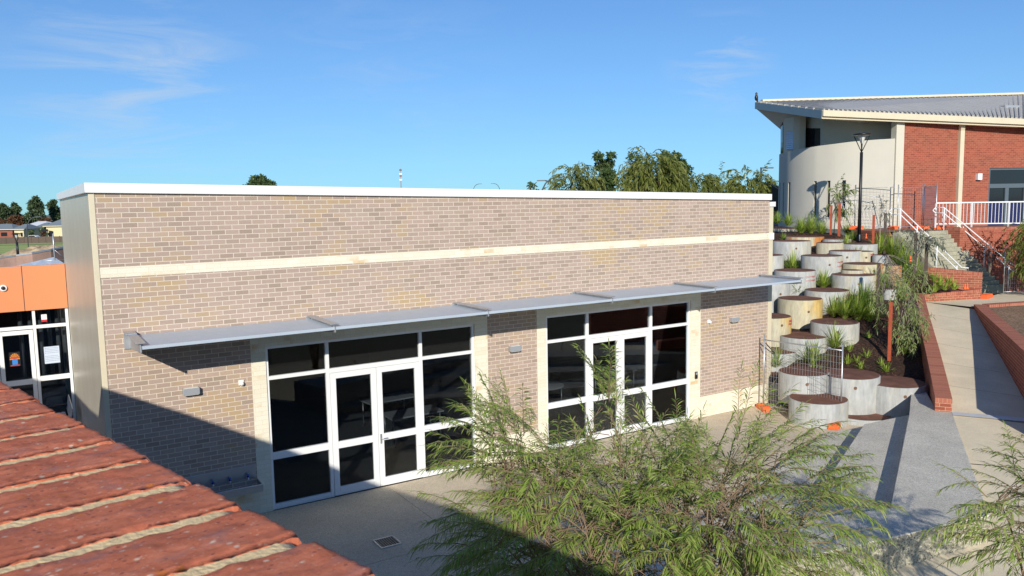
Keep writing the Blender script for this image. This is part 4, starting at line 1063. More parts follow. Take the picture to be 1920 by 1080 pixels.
# ------------------------------------------------------------------ upper right building
def make_hall():
    c0 = at(1688, 430, 37); c0.z = ZT
    t = thing('community_hall', 'large cream and red brick building with grey metal roof on the upper terrace', 'building', tuple(c0))
    fd = Vector((.945, -.327, 0)).normalized(); fnv = Vector((.327, .945, 0)).normalized() * 1   # along the front, and into the building
    def P(u, v, z): q = c0 + fd * u + fnv * v; return (q.x, q.y, z)
    def slab(mb, u0, u1, v0, v1, z0, z1): mb.hexa([P(u0, v0, z0), P(u1, v0, z0), P(u1, v1, z0), P(u0, v1, z0), P(u0, v0, z1), P(u1, v0, z1), P(u1, v1, z1), P(u0, v1, z1)])
    zt = 9.4
    # red front with a window opening
    k0 = (onPlane(1853, 365, c0, fnv) - c0).dot(fd); zh = onPlane(1853, 315, c0, fnv).z; k1 = k0 + 4.6
    b = MB(); slab(b, 0, k0, 0, .3, ZT, zt); slab(b, k1, 22, 0, .3, ZT, zt); slab(b, k0, k1, 0, .3, zh, zt); b.build('brick_front', M['brick_red_far'], t)
    b = MB(); slab(b, -.28, .58, -.05, -.002, ZT, onPlane(1688, 293, c0, fnv).z); b.build('brick_pier', M['brick_red_far'], t)
    # glazed doors
    b = MB(); slab(b, k0, k0 + .12, .06, .2, ZT, zh); slab(b, k1 - .12, k1, .06, .2, ZT, zh); slab(b, k0 + .12, k1 - .12, .06, .2, zh - .1, zh); slab(b, k0 + .121, k1 - .121, .062, .198, zh - .95, zh - .75)
    for q in (1.12, 2.2, 3.3): slab(b, k0 + q - .1, k0 + q + .1, .061, .199, ZT, zh - .951)
    fr = b.build('glazed_frame', M['teal_frame'], t)
    b = MB(); slab(b, k0 + .1, k1 - .1, .12, .13, ZT + 1.1, zh - .05); b.build('pane', M['dkglass'], fr)
    b = MB(); slab(b, k0 + .1, k1 - .1, .11, .14, ZT, ZT + 1.09); b.build('lower_panel', M['navy'], fr)
    # downpipe
    dp = (onPlane(1797, 330, c0, fnv) - c0).dot(fd); hw = .11
    b = MB(); slab(b, dp - hw, dp + hw, -.16, -.003, ZT, zt - .62); b.hexa([P(dp - hw, -.16, zt - .62), P(dp + hw, -.16, zt - .62), P(dp + hw, -.003, zt - .62), P(dp - hw, -.003, zt - .62), P(dp - hw - .17, -.4, zt - .05), P(dp + hw - .17, -.4, zt - .05), P(dp + hw - .17, -.25, zt - .05), P(dp - hw - .17, -.25, zt - .05)])
    b.build('downpipe', M['trim'], t)
    q = onPlane(1833, 331, c0, fnv); u = (q - c0).dot(fd)
    b = MB(); slab(b, u - .12, u + .12, -.16, -.003, q.z - .16, q.z + .14); b.build('wall_lamp', M['white'], t)
    # curved cream lower wall
    def arc(pts): return [at(x, 400, d) for x, d in pts]
    A = arc([(1459, 43), (1462, 41.8), (1470, 40.6), (1481, 39.8), (1500, 39), (1520, 38.4), (1536, 38.05), (1563, 37.6), (1590, 37.3), (1617, 37.1), (1645, 36.95), (1676, 36.85)])
    # smooth it
    F = []
    for i in range(len(A) - 1):
        p0, p1, p2, p3 = A[max(0, i - 1)], A[i], A[i + 1], A[min(len(A) - 1, i + 2)]
        for s in range(5):
            k = s / 5; F.append(.5 * ((2 * p1) + (p2 - p0) * k + (2 * p0 - 5 * p1 + 4 * p2 - p3) * k * k + (-p0 + 3 * p1 - 3 * p2 + p3) * k ** 3))
    F.append(A[-1])
    TOP = [(1459, 290), (1481, 283.4), (1503, 279), (1535.6, 273.9), (1563, 270.5), (1590, 267), (1617, 264.5), (1645, 262.4), (1676, 260.8)]
    def ztop(p):
        x = px(p)
        for (xa, ya), (xb, yb) in zip(TOP, TOP[1:]):
            if x <= xb or xb == 1676: y = ya + (yb - ya) * (x - xa) / (xb - xa); return CAM.z + ray(x, y).z * (p - CAM).dot(FW)
    def px(p):
        v = p - CAM; return 960 + FOC * v.dot(RT) / v.dot(FW)
    wins = [(1460.5, 1462.2), (1467, 1469.4), (1477, 1481), (1524.5, 1530), (1549, 1555.5), (1578, 1584.5)]
    zw0, zw1 = [], []
    b = MB(); g = MB(); nrm = []
    # insert window edges in the polyline
    Q = []
    for i in range(len(F) - 1):
        a, c = F[i], F[i + 1]; xa, xc = px(a), px(c); Q.append((a, None))
        ev = sorted(e for w in wins for e in w if xa < e < xc)
        for e in ev: Q.append((a.lerp(c, (e - xa) / (xc - xa)), None))
    Q.append((F[-1], None)); Q = [q[0] for q in Q]
    def inw(xm): return next((i for i, w in enumerate(wins) if w[0] - .05 < xm < w[1] + .05), None)
    back = []
    for i in range(len(Q)):
        n_, d_ = perp(Q[max(0, i - 1)], Q[min(len(Q) - 1, i + 1)]); back.append(Vector((n_.x, n_.y, 0)) * .3)
    for i in range(len(Q) - 1):
        a, c = Q[i], Q[i + 1]; xm = (px(a) + px(c)) / 2; w = inw(xm); ba, bc = a + back[i], c + back[i + 1]
        za, zc_ = ztop(a), ztop(c)
        def seg(z0, z1): b.hexa([(a.x, a.y, z0), (c.x, c.y, z0), (bc.x, bc.y, z0), (ba.x, ba.y, z0), (a.x, a.y, z1 or za), (c.x, c.y, z1 or zc_), (bc.x, bc.y, z1 or zc_), (ba.x, ba.y, z1 or za)])
        if w is None: seg(ZT, None)
        else:
            z0, z1 = (4.86, 6.58)
            seg(ZT, z0); seg(z1, None)
            ga, gc = a + back[i] * .75, c + back[i + 1] * .75
            g.poly([(ga.x, ga.y, z0), (gc.x, gc.y, z0), (gc.x, gc.y, z1), (ga.x, ga.y, z1)])
    b.build('curved_wall', M['render_cream'], t); g.build('slit_window', M['dkglass'], t)
    e = F[-1]; c1 = Vector(P(-.02, 0, ZT))
    b = MB(); slab(b, -.42, -.005, -.06, .3, ZT, zt); b.build('white_pilaster', M['render_warm'], t)
    # set back upper storey with its window openings
    V = [at(1464, 250, 44.2), at(1499, 250, 40.5), at(1502, 250, 41.4), at(1545, 250, 39.4), at(1616, 250, 38.2), at(1690, 250, 37.5)]
    HT = [10.15, 9.95, 9.9, 9.75, 9.45, 9.3]
    b = MB()
    for i in range(len(V) - 1):
        a, c = V[i], V[i + 1]; n_, d_ = perp(a, c); bk = Vector((n_.x, n_.y, 0)) * .3
        b.hexa([(a.x, a.y, ZT), (c.x, c.y, ZT), (c.x + bk.x, c.y + bk.y, ZT), (a.x + bk.x, a.y + bk.y, ZT), (a.x, a.y, HT[i]), (c.x, c.y, HT[i + 1]), (c.x + bk.x, c.y + bk.y, HT[i + 1]), (a.x + bk.x, a.y + bk.y, HT[i])])
    b.build('upper_wall', M['render_warm'], t)
    def wpanel(name, mat, a, c, x0, x1, y0, y1, off=.03):
        n_, d_ = perp(a, c); n3 = Vector((n_.x, n_.y, 0)); b = MB()
        def wp(x, y):
            r = ray(x, y); k = (a - CAM).dot(n3) / r.dot(n3); return CAM + r * k - n3 * off
        q = [wp(x0, y1), wp(x1, y1), wp(x1, y0), wp(x0, y0)]
        b.hexa([*(tuple(p) for p in (q[0], q[1], q[1] + n3 * .025, q[0] + n3 * .025)), *(tuple(p) for p in (q[3], q[2], q[2] + n3 * .025, q[3] + n3 * .025))])
        if name == 'louvre':
            b = MB(); k = 9
            for i in range(k):
                f = (i + .5) / k; l, r = q[0].lerp(q[3], f), q[1].lerp(q[2], f); b.bar(l, r, .1, .11, (n3 * -1 + up * .6))
        b.build(name, mat, t)
    wpanel('louvre', M['galv'], V[0], V[1], 1477.5, 1491, 248.5, 281)
    wpanel('upper_window', M['dkglass'], V[0], V[1], 1464.6, 1468.5, 222, 288)
    wpanel('dark_opening', M['dkglass'], V[2], V[3], 1512, 1538, 240.5, 277)
    # metal roof: eave corner, verge tip, ridge
    E1, E2, E3 = at(1541, 213, 35.4), at(1925, 229.5, 37.2), at(2250, 243, 39.5)
    T1_ = at(1417, 196.5, 45); R1 = at(1428, 191.5, 46.3); R2 = at(1925, 178, 48); R3 = at(2250, 168.5, 50)
    b = MB((fd.x, fd.y)); b.poly([E1 + up * .15, E2 + up * .15, R2, R1]); b.poly([E2 + up * .15, E3 + up * .15, R3, R2]); b.poly([T1_ + up * .15, E1 + up * .15, R1]);
    for (a, c, d_, e_, k) in ((E1 + up * .15, E2 + up * .15, R2, R1, 46), (E2 + up * .15, E3 + up * .15, R3, R2, 20)):
        for i in range(k):
            f = (i + .5) / k; q0, q1 = a.lerp(c, f), e_.lerp(d_, f); b.bar(q0 + up * .025, q1 + up * .025, .07, .09)
    for i in range(10): f = i / 10; q0 = (T1_ + up * .15).lerp(E1 + up * .15, f); b.bar(q0 + up * .02, R1.lerp(E1 + up * .15, f) + up * .02, .07, .09)
    rf = b.build('roof', M['roof_sheet'], t)
    b = MB(); b.bar(R1 + up * .08, R2 + up * .08, .35, .12); b.bar(R2 + up * .08, R3 + up * .08, .35, .12); b.build('ridge_cap', M['trim'], rf)
    b = MB(); ins = fnv * .03
    for (a, c) in ((E1, E2), (E2, E3)):
        b.hexa([a - up * .22, c - up * .22, c + ins - up * .22, a + ins - up * .22, a + up * .16, c + up * .16, c + ins + up * .16, a + ins + up * .16])
        b.hexa([a - up * .12 - ins * 4, c - up * .12 - ins * 4, c - up * .12, a - up * .12, a + up * .14 - ins * 4, c + up * .14 - ins * 4, c + up * .14, a + up * .14])
    b.build('gutter', M['trim'], rf)
    b = MB(); b.hexa([T1_ - up * .22, E1 - up * .22, E1 + ins - up * .22, T1_ + ins * 3 - up * .22, T1_ + up * .16, E1 + up * .16, E1 + ins + up * .16, T1_ + ins * 3 + up * .16]); b.build('verge_board', plain('verge', (.40, .42, .38), .5), rf)
    # soffit
    S1 = at(1466, 245, 44.3); b = MB()
    lo = up * -.2
    b.poly([T1_ + lo, E1 + lo, V[4] + up * (E1.z - .2 - V[4].z), S1]); b.poly([E1 + lo, E2 + lo, Vector(P((E2 - c0).dot(fd), .1, E2.z - .2)), Vector(P(-.3, .1, E1.z - .2)), V[4] + up * (E1.z - .2 - V[4].z)]); b.build('soffit', M['soffit'], rf)
    b = MB(); v0 = at(1888, 202.5, 41.5); b.hexa([v0 + fd * i * .45 + fnv * j * .35 + up * z for z, ij in ((-.1, 0), (.1, 0)) for i, j in ((-1, -1), (1, -1), (1, 1), (-1, 1))]); b.build('roof_vent', M['fitting_grey'], rf)
    return T1_
def onPlane(x, y, p0, n):
    r = ray(x, y); return CAM + r * ((p0 - CAM).dot(n) / r.dot(n))
TIP = make_hall()
# bird on the roof tip
def make_bird():
    p = at(1418, 196, 45) + up * .16
    b = MB(); prof = [(0, 0), (.05, .02), (.09, .10), (.10, .2), (.07, .30), (.05, .34), (.065, .40), (.04, .46), (0, .48)]
    b.lathe(prof, tuple(p + up * .04), 10); 
    b.hexa([p + Vector(q) for q in ((.05, -.02, -.1), (.11, -.02, -.1), (.11, .02, -.1), (.05, .02, -.1), (.02, -.04, .14), (.1, -.04, .14), (.1, .04, .14), (.02, .04, .14))])
    b.tube([p + up * .44 + Vector((-.04, 0, 0)), p + up * .43 + Vector((-.13, 0, 0))], [.02, .003], 6)
    b.tube([p, p + up * .06], .012, 5)
    o = b.build('bird', M['black'], None); tag(o, 'small black bird perched on the left tip of the metal roof', 'bird')
make_bird()

# balustrade on the terrace edge
def make_balustrade():
    a = at(1755, 424, 34.6); a.z = ZT + .12
    c = Vector((TB[1].x, TB[1].y, ZT + .12)); d = (c - a).normalized(); L_ = (c - a).length + 2.5
    inw = Vector((-d.y, d.x, 0)) * .12; a = a + inw
    t = thing('balustrade', 'white upright bar balustrade along the edge of the upper terrace', 'railing', tuple(a))
    b = MB(); b.bar(a + up * 1.05, a + d * L_ + up * 1.05, .06, .05); b.build('top_rail', M['white'], t)
    b = MB(); b.bar(a + up * .14, a + d * L_ + up * .14, .05, .045); b.build('bottom_rail', M['white'], t)
    n = int(L_ / .135)
    b = MB()
    for i in range(1, n): q = a + d * (i * L_ / n); b.bar(q + up * .16, q + up * 1.03, .018, .018, (1, 0, 0))
    b.build('baluster', M['white'], t)
    for i in range(5):
        q = a + d * (i * 1.42); b = MB(); b.bar(q - up * .02, q + up * 1.03, .05, .05, (1, 0, 0)); b.build('post', M['white'], t)
make_balustrade()

# ------------------------------------------------------------------ lamps
def lamp_post(label, base, h, d=.075):
    t = thing('lamp_post', label, 'street lamp', tuple(base))
    b = MB(); b.tube([base, base + up * (h * .4), base + up * (h - .75)], [d, d * .85, d * .8], 12); b.lathe([(d * 1.4, 0), (d * 1.4, .25), (d, .3)], tuple(base), 12); b.build('pole', M['black'], t)
    top = base + up * h
    for k in range(4):
        a = k * pi / 2 + .5; b = MB(); b.tube([base + up * (h - .75), base + up * (h - .6) + Vector((cos(a) * .07, sin(a) * .07, 0)), top + Vector((cos(a) * .3, sin(a) * .3, -.08))], .02, 6); b.build('arm', M['black'], t)
    b = MB(); b.lathe([(0, -.02), (.33, -.06), (.35, -.03), (.33, .01), (.1, .05), (0, .06)], tuple(top), 20); b.build('hood', M['black'], t)
    b = MB(); b.lathe([(0, -.42), (.05, -.38), (.16, -.06)], tuple(top), 14); b.build('lantern', M['lens'], t)
bq = hit(1611, 452); lamp_post('tall black lamp post with open lantern head in the tub garden', at(1610.5, 452, 33.5), (452 - 254) * 33.5 / FOC)
lb = at(34.5, 488, 70); lamp_post('black lantern lamp post beyond the curved brown wall at the far left', lb, (488 - 438) * 70 / FOC, .12)
def street_light(label, x, ytop, d, side, sq=False):
    h = 9 if not sq else 10
    tp = at(x, ytop, d); base = tp - up * h
    t = thing('street_light', label, 'street light', tuple(base), 'distant street lights')
    b = MB()
    if sq: b.tube([base, tp], .09, 8)
    else:
        L_ = 1.9; rt = Vector((RT.x, RT.y, 0)) * side
        b.tube([base, tp - up * 2.4] + [tp - up * (2.4 - 2.4 * sin(a)) + rt * L_ * (1 - cos(a)) for a in (pi / 8, pi / 4, 3 * pi / 8, pi / 2)], .085, 8)
    b.build('pole', M['galv'] if side == 9 else plain('pole_grey', (.06, .07, .08), .6), t)
    b = MB(); rt = Vector((RT.x, RT.y, 0)) * side
    e = tp if sq else tp + rt * 1.9
    b.bar(e - rt * .05, e + rt * (1.0 if not sq else 1.3), .28, .14); b.build('lamp_head', plain('head_grey', (.09, .10, .11), .5), t)
street_light('arched street light beside the small round tree above the roof edge', 1014, 333, 95, 1)
street_light('arched street light facing left beside the olive weeping tree', 1050, 338, 100, -1)
street_light('arched street light in front of the upright dark tree', 1144, 320, 90, 1)
street_light('arched street light between the upright dark tree and the big weeping tree', 1167, 331, 92, -1)
street_light('arched street light above the low weeping trees right of the big tree', 1302, 320, 90, -1)
street_light('square headed street light next to the cream building', 1427, 315, 85, 1, True)
street_light('tiny arched street light facing right over the middle of the roof', 887, 345, 260, 1)
street_light('tiny arched street light facing left over the middle of the roof', 937, 344, 260, -1)
street_light('grey arched street light among the far houses', 48.5, 407, 150, 1)
# far communications mast
mp = at(752, 352, 300)
t = thing('radio_mast', 'thin red and white communications mast on the horizon', 'mast', tuple(mp - up * 4))
b = MB(); b.tube([mp - up * 4, mp + up * 7.2], [.2, .1], 6); b.build('pole', plain('mast_grey', (.32, .25, .24), .6), t)
for z, c in ((6.6, 'fence_brown'), (5.2, 'galv'), (4.4, 'house_brick'), (3, 'galv')):
    b = MB(); b.bar(mp + up * z - Vector((.42, -.2, 0)), mp + up * z + Vector((.42, -.2, 0)), .3, .5); b.build('antenna', M[c], t)

# ------------------------------------------------------------------ temporary fencing
def fence(label, a, c, h, lean=Vector((0, 0, 0)), bow=0, group='temporary mesh fence panels', step=.075, wr=.004, tilt=0):
    a = Vector(a); c = Vector(c); d = (c - a); L_ = d.length; d.normalize()
    t = thing('mesh_fence', label, 'fence', tuple(a), group)
    ta, tc_ = a + up * h + lean, c + up * (h - tilt) + lean
    for (p, q) in ((a, ta), (c, tc_)):
        b = MB(); b.tube([p + up * .04, q + (q - p).normalized() * .06], .021, 8); b.build('post', M['galv'], t)
    for f in (.955, .06):
        b = MB(); n = 6; pts = []
        for i in range(n + 1):
            k = i / n; p = a.lerp(ta, f).lerp(c.lerp(tc_, f), k) + up * bow * sin(pi * k) * (1 if f > .5 else 0); pts.append(p)
        b.tube(pts, .017, 8); b.build('rail', M['galv'], t)
    b = MB(); n = int(L_ / step)
    for i in range(1, n):
        k = i / n; b.tube([a.lerp(ta, .06).lerp(c.lerp(tc_, .06), k), a.lerp(ta, .955).lerp(c.lerp(tc_, .955), k)], wr, 4, False)
    for i in range(1, 11):
        f = .06 + .895 * i / 11; b.tube([a.lerp(ta, f), c.lerp(tc_, f)], wr, 4, False)
    b.build('wire_mesh', M['galv'], t)
def foot(label, p, rz, sc=1):
    p = Vector(p); t = thing('fence_weight', label, 'fence weight', tuple(p), 'orange plastic fence feet')
    b = MB(); ca, sa = cos(rz), sin(rz)
    def X(u, v, z): return (p.x + (u * ca - v * sa) * sc, p.y + (u * sa + v * ca) * sc, p.z + z * sc)
    prof = [(-.30, .0), (-.30, .07), (-.24, .13), (-.10, .15), (-.07, .11), (.07, .11), (.10, .15), (.24, .13), (.30, .07), (.30, 0)]
    n = len(prof); base = len(b.v)
    for v in (-.11, .11):
        for (u, z) in prof: b.v.append(X(u, v, z))
    b.face([base + i for i in range(n)]); b.face([base + n + i for i in reversed(range(n))])
    for i in range(n):
        j = (i + 1) % n; b.face((base + j, base + i, base + n + i, base + n + j))
    b.build('block', M['plastic_orange'], t, bevel=.018)
    b = MB(); b.tube([X(0, 0, .108), X(0, 0, .112)], .03 * sc, 10); b.build('socket', M['black'], t)
fA = Vector((17.28, -.34, 0)); fB = onZ(1576, 797, .0)
fence('wire mesh fence panel standing in front of the lowest concrete tubs', fA, fB, 2.03, tilt=.0)
foot('orange fence foot at the corner of the brick building', (17.2, -.42, 0.003), radians(60))
foot('orange fence foot on the edge of the lowest seating step', tuple(onZ(1567, 800, .004)), radians(25), 1.15)
t = thing('fence_brace', 'black cable stay hanging on the fence panel near the tubs', 'cable', (18.0, -1.2, 0))
b = MB(); g = fA.lerp(fB, .0)
b.tube([fA.lerp(fB, .02) + up * 1.85, fA.lerp(fB, .15) + up * 1.6], .014, 6); b.build('upper_cable', M['black'], t)
b = MB(); b.tube([onZ(1480, 695, .9), onZ(1512, 718, .72), onZ(1544, 757, .45), onZ(1545.5, 783, .1)], .016, 6); b.build('lower_cable', M['black'], t)
p1, p2 = onZ(1592, 425, ZT), onZ(1672, 425.5, ZT)
def fz(x, y, d): q = at(x, y, d); q.z = ZT; return q
fence('leaning bowed fence panel behind the lamp post against the cream wall', fz(1596, 421, 36.6), fz(1671, 424, 36.0), 1.52, lean=Vector((-.12, .55, 0)), bow=.12, group='temporary fence panels on the terrace', step=.15, wr=.004)
fence('straight tall fence panel behind the bowed one at the cream wall', fz(1603, 420, 37.2), fz(1674, 421, 36.6), 2.0, group='temporary fence panels on the terrace', step=.15, wr=.004)
fence('fence panel in front of the red brick pier', fz(1682, 428, 36.2), fz(1728, 427, 36.4), 1.96, group='temporary fence panels on the terrace', step=.12, wr=.003)
fence('narrow dense fence panel before the red brick wall', fz(1731, 427, 36.3), fz(1754, 426, 35.2), 2.0, group='temporary fence panels on the terrace', step=.05, wr=.005)
fence('leaning fence panel with the yellow vest on it', fz(1511, 416, 41.6), fz(1546, 418, 40.0), 1.75, lean=Vector((.2, .5, 0)), group='temporary fence panels on the terrace', step=.12, wr=.004)
lp = onZ(1881, 553, 1.9)
fence('fence panel at the foot of the stairs beside the weeping tree', lp, onZ(2010, 549, 1.9), 2.0, step=.09, wr=.0035)
foot('orange fence foot at the foot of the brick stair wall', onZ(1850, 559, 1.9), .2, 1.15)
for i, (x, y, d, l) in enumerate(((1601, 423, 36.8, 'orange fence foot left of the lamp post by the cream wall'), (1613, 424, 36.5, 'orange fence foot right behind the lamp post'), (1675, 426, 36.0, 'orange fence foot at the base of the cream pilaster'),
        (1724, 430, 35.6, 'orange fence foot left in the row at the top of the stairs'), (1735, 431, 35.4, 'orange fence foot second in the row at the top of the stairs'), (1746, 432, 35.2, 'orange fence foot third in the row at the top of the stairs'), (1761, 432, 35.0, 'orange fence foot beside the right handrail top'))):
    foot(l, fz(x, y, d), .3 + i * .4, 1.1)
# vest on the fence, bike rack
vp = at(1533, 352, 40.4)
t = thing('hi_vis_vest', 'yellow and navy hi vis vest hanging on a leaning fence panel', 'vest', tuple(vp))
def cloth(mat, nm, pts, th=.09):
    b = MB(); f = [Vector((p[0] * RT.x, p[0] * RT.y, p[1])) for p in pts]; nrm_ = Vector((FW.x, FW.y, 0)).normalized()
    n = len(f); b.v += [tuple(vp + q - nrm_ * th * .5 + nrm_ * .02 * sin(i * 2)) for i, q in enumerate(f)] + [tuple(vp + q + nrm_ * th * .5) for q in f]
    b.face(range(n)); b.face([n + i for i in reversed(range(n))])
    for i in range(n): j = (i + 1) % n; b.face((i, n + i, n + j, j))
    b.build(nm, mat, t, bevel=.02)
cloth(M['hivis'], 'yellow_cloth', [(-.18, .05), (-.02, .12), (.16, .06), (.2, -.2), (.14, -.45), (.03, -.68), (-.09, -.62), (-.14, -.3)])
cloth(M['navy_cloth'], 'navy_cloth', [(.17, -.1), (.25, -.3), (.2, -.5), (.1, -.62), (.06, -.9), (.01, -.88), (.03, -.66), (.12, -.46)], .07)
rk0, rk1 = fz(1473, 413, 46.5), fz(1500, 415, 43.5)
t = thing('bike_rack', 'low galvanised bike rack against the curved cream wall', 'bike rack', tuple(rk0))
for z in (.06, .36):
    b = MB(); b.tube([rk0 + up * z, rk1 + up * z], .025, 6); b.build('rail', M['galv'], t)
b = MB()
for i in range(12): q = rk0.lerp(rk1, i / 11); b.tube([q + up * .0, q + up * .36], .014, 5)
b.build('bars', M['galv'], t)
# dark gate at the left of the hall
gq = at(1452, 412, 49); t = thing('black_gate', 'narrow black steel gate between the roof edge and the cream building', 'gate', tuple(gq))
b = MB(); a_, c_ = at(1446, 420, 48), at(1457.5, 420, 50); b.bar(a_ + up * 2.35, c_ + up * 2.2, .05, .08); b.bar(a_, c_, .05, .08); b.build('frame', M['black'], t)
b = MB()
for i in range(16): q = a_.lerp(c_, i / 15); b.bar(q, q + up * 2.35, .045, .05, (1, 0, 0))
b.build('bars', M['black'], t)

# ------------------------------------------------------------------ plants
def leaf(mb, p, d, n, L_, w, droop=.25):
    """slender curved leaf of two quads and two tips"""
    d = d.normalized(); s = d.cross(n)
    if s.length < .05: s = d.cross(Vector((.3, .5, .8)))
    s.normalize(); nn = s.cross(d)
    c1 = p + d * L_ * .33 + nn * L_ * .03; c2 = p + d * L_ * .68 - up * L_ * droop * .25; e = p + d * L_ * .98 - up * L_ * droop * .7
    b = len(mb.v)
    mb.v += [tuple(p), tuple(c1 + s * w), tuple(c1 - s * w), tuple(c2 + s * w * .85), tuple(c2 - s * w * .85), tuple(e)]
    mb.face((b, b + 1, b + 2)); mb.face((b + 1, b + 3, b + 4, b + 2)); mb.face((b + 3, b + 5, b + 4))
def rdir():
    z = U(-1, 1); a = U(0, 2 * pi); r = sqrt(1 - z * z); return Vector((r * cos(a), r * sin(a), z))
def path_pts(a, c, n=6, sag=0, wob=.05):
    L_ = (c - a).length; out = []
    for i in range(n + 1):
        k = i / n; p = a.lerp(c, k) + up * sag * L_ * sin(pi * k)
        if 0 < i < n: p += rdir() * wob * L_ * .5
        out.append(p)
    return out
def bush(name, label, cat, root, center, rad, axes, stems, twigs, lv, leaf_l, leaf_w, mat, twig_l=(.35, .6), trunk_r=.026, bias=.5, droopy=.75, extra=(), clip=None, reach=()):
    """many stemmed small tree: limbs splay from the root, twigs carry rows of slender leaves"""
    t = thing(name, label, cat, tuple(root)); rx, ry, rz = rad; ax, ay = axes
    def loc(u, v, w): return center + ax * u * rx + ay * v * ry + up * w * rz
    wood = MB(); fol = MB(); tw = wood; limbs = []
    fork = root + up * U(.3, .6)
    for i in range(stems):
        q = rdir(); q.z = abs(q.z) * .8 + .1; k = U(.55, .85)
        e = loc(q.x * k, q.y * k, q.z * k)
        pts = path_pts(root + Vector((U(-.1, .1), U(-.1, .1), 0)), e, 8, .06, .035); limbs.append(pts)
        wood.tube(pts, [trunk_r * (1 - .8 * j / 8) for j in range(9)], 7)
    for e in reach:
        pts = path_pts(root + Vector((U(-.1, .1), U(-.1, .1), 0)), e, 8, .06, .035); limbs.append(pts)
        wood.tube(pts, [trunk_r * .8 * (1 - .8 * j / 8) for j in range(9)], 7)
    targets = []
    for i in range(twigs):
        q = rdir(); k = R() ** bias; q.z = q.z if q.z > -.75 else -q.z
        targets.append(loc(q.x * k, q.y * k, q.z * k))
    targets += list(extra)
    for e in targets:
        if clip and not clip(e): continue
        # nearest point of a limb starts the branchlet
        cand = [p for l in limbs for p in l[3:] if .12 < (p - e).length < .95 and p.z < e.z + .25]
        best = random.choice(cand) if cand else min((p for l in limbs for p in l[3:]), key=lambda p: (p - e).length)
        best = best + rdir() * .03
        out = (e - best)
        if out.length > .25:
            wood.tube(path_pts(best, e - out.normalized() * .1, 4, .08, .04), [.0045, .004, .0036, .0032, .003], 5, False)
        d0 = (out.normalized() * .8 + (e - center).normalized() * .5 + up * U(-.25, .3) + rdir() * .35).normalized()
        L_ = U(*twig_l); n = 7; pts = [e]; d = d0.copy()
        for j in range(n):
            d = (d - up * droopy * .11 + rdir() * .06).normalized(); pts.append(pts[-1] + d * L_ / n)
        tw.tube(pts, [.0045 - .0032 * j / n for j in range(n + 1)], 4, False)
        sd = rdir()
        for j in range(lv):
            f = (j + U(.1, .9)) / lv * n; ii = min(n - 1, int(f)); p = pts[ii].lerp(pts[ii + 1], f - ii); dd = (pts[ii + 1] - pts[ii]).normalized()
            s = dd.cross(up); s = s.normalized() if s.length > .05 else Vector((1, 0, 0))
            sgn = 1 if j % 2 else -1
            ld = dd * U(.65, 1.0) + s * sgn * U(.5, .8) + up * U(-.3, .15) + rdir() * .16
            leaf(fol, p, ld, (up + rdir() * .7).normalized(), U(*leaf_l) * (1 - .25 * f / n), U(*leaf_w), U(.2, .7))
        leaf(fol, pts[-1], d, up, U(*leaf_l), U(*leaf_w) * .8, .2)
    wood.build('stems', M['twig'], t); fol.build('foliage', mat, t, uv=False)
    return t
RH = Vector((RT.x, RT.y, 0)).normalized(); FH = Vector((FW.x, FW.y, 0)).normalized()
def front_clip(e):
    v = e - CAM; return v.dot(FW) > 4.2
ex = []
for (x, y, n, sp) in ((1150, 735, 8, .16), (930, 800, 16, .3), (985, 790, 12, .3), (925, 850, 12, .3), (1470, 830, 12, .3), (1400, 820, 8, .3), (1530, 890, 12, .28), (1270, 840, 6, .4), (1040, 830, 8, .3), (1570, 930, 8, .2), (915, 940, 8, .3), (925, 1000, 8, .3), (990, 880, 14, .35), (970, 950, 14, .35), (1060, 860, 10, .35)):
    for k in range(n): ex.append(at(x + U(-18, 18), y + U(0, 50), U(6.3, 7.6)) + rdir() * sp * .3)
bush('willow_shrub', 'large feathery green shrub with slender leaves in front of the courtyard', 'shrub', Vector((5.35, -9.3, 0)), at(1220, 1042, 7.0), (1.68, 1.25, .93), (RH, FH), 28, 600, 46, (.10, .16), (.0038, .0060), M['leaf_bush'], twig_l=(.38, .62), bias=.42, extra=ex, clip=front_clip, reach=[at(945, 880, 6.9), at(985, 860, 7.2), at(930, 950, 6.8), at(1145, 810, 7.0), at(1455, 900, 7.0), at(1530, 940, 7.0), at(1390, 880, 7.3), at(1050, 880, 7.2), at(1250, 890, 6.8), at(945, 1020, 6.8)])
bush('willow_shrub', 'feathery green shrub cut off by the lower right edge beside the path', 'shrub', Vector((8.6, -11.7, .15)), at(2055, 1000, 7.6), (.98, .9, .95), (RH, FH), 13, 230, 32, (.10, .155), (.0048, .0072), M['leaf_bush'], twig_l=(.38, .6), bias=.4, extra=[at(1870 + U(-30, 40), 1000 + U(-60, 60), U(6.8, 7.6)) for _ in range(14)])

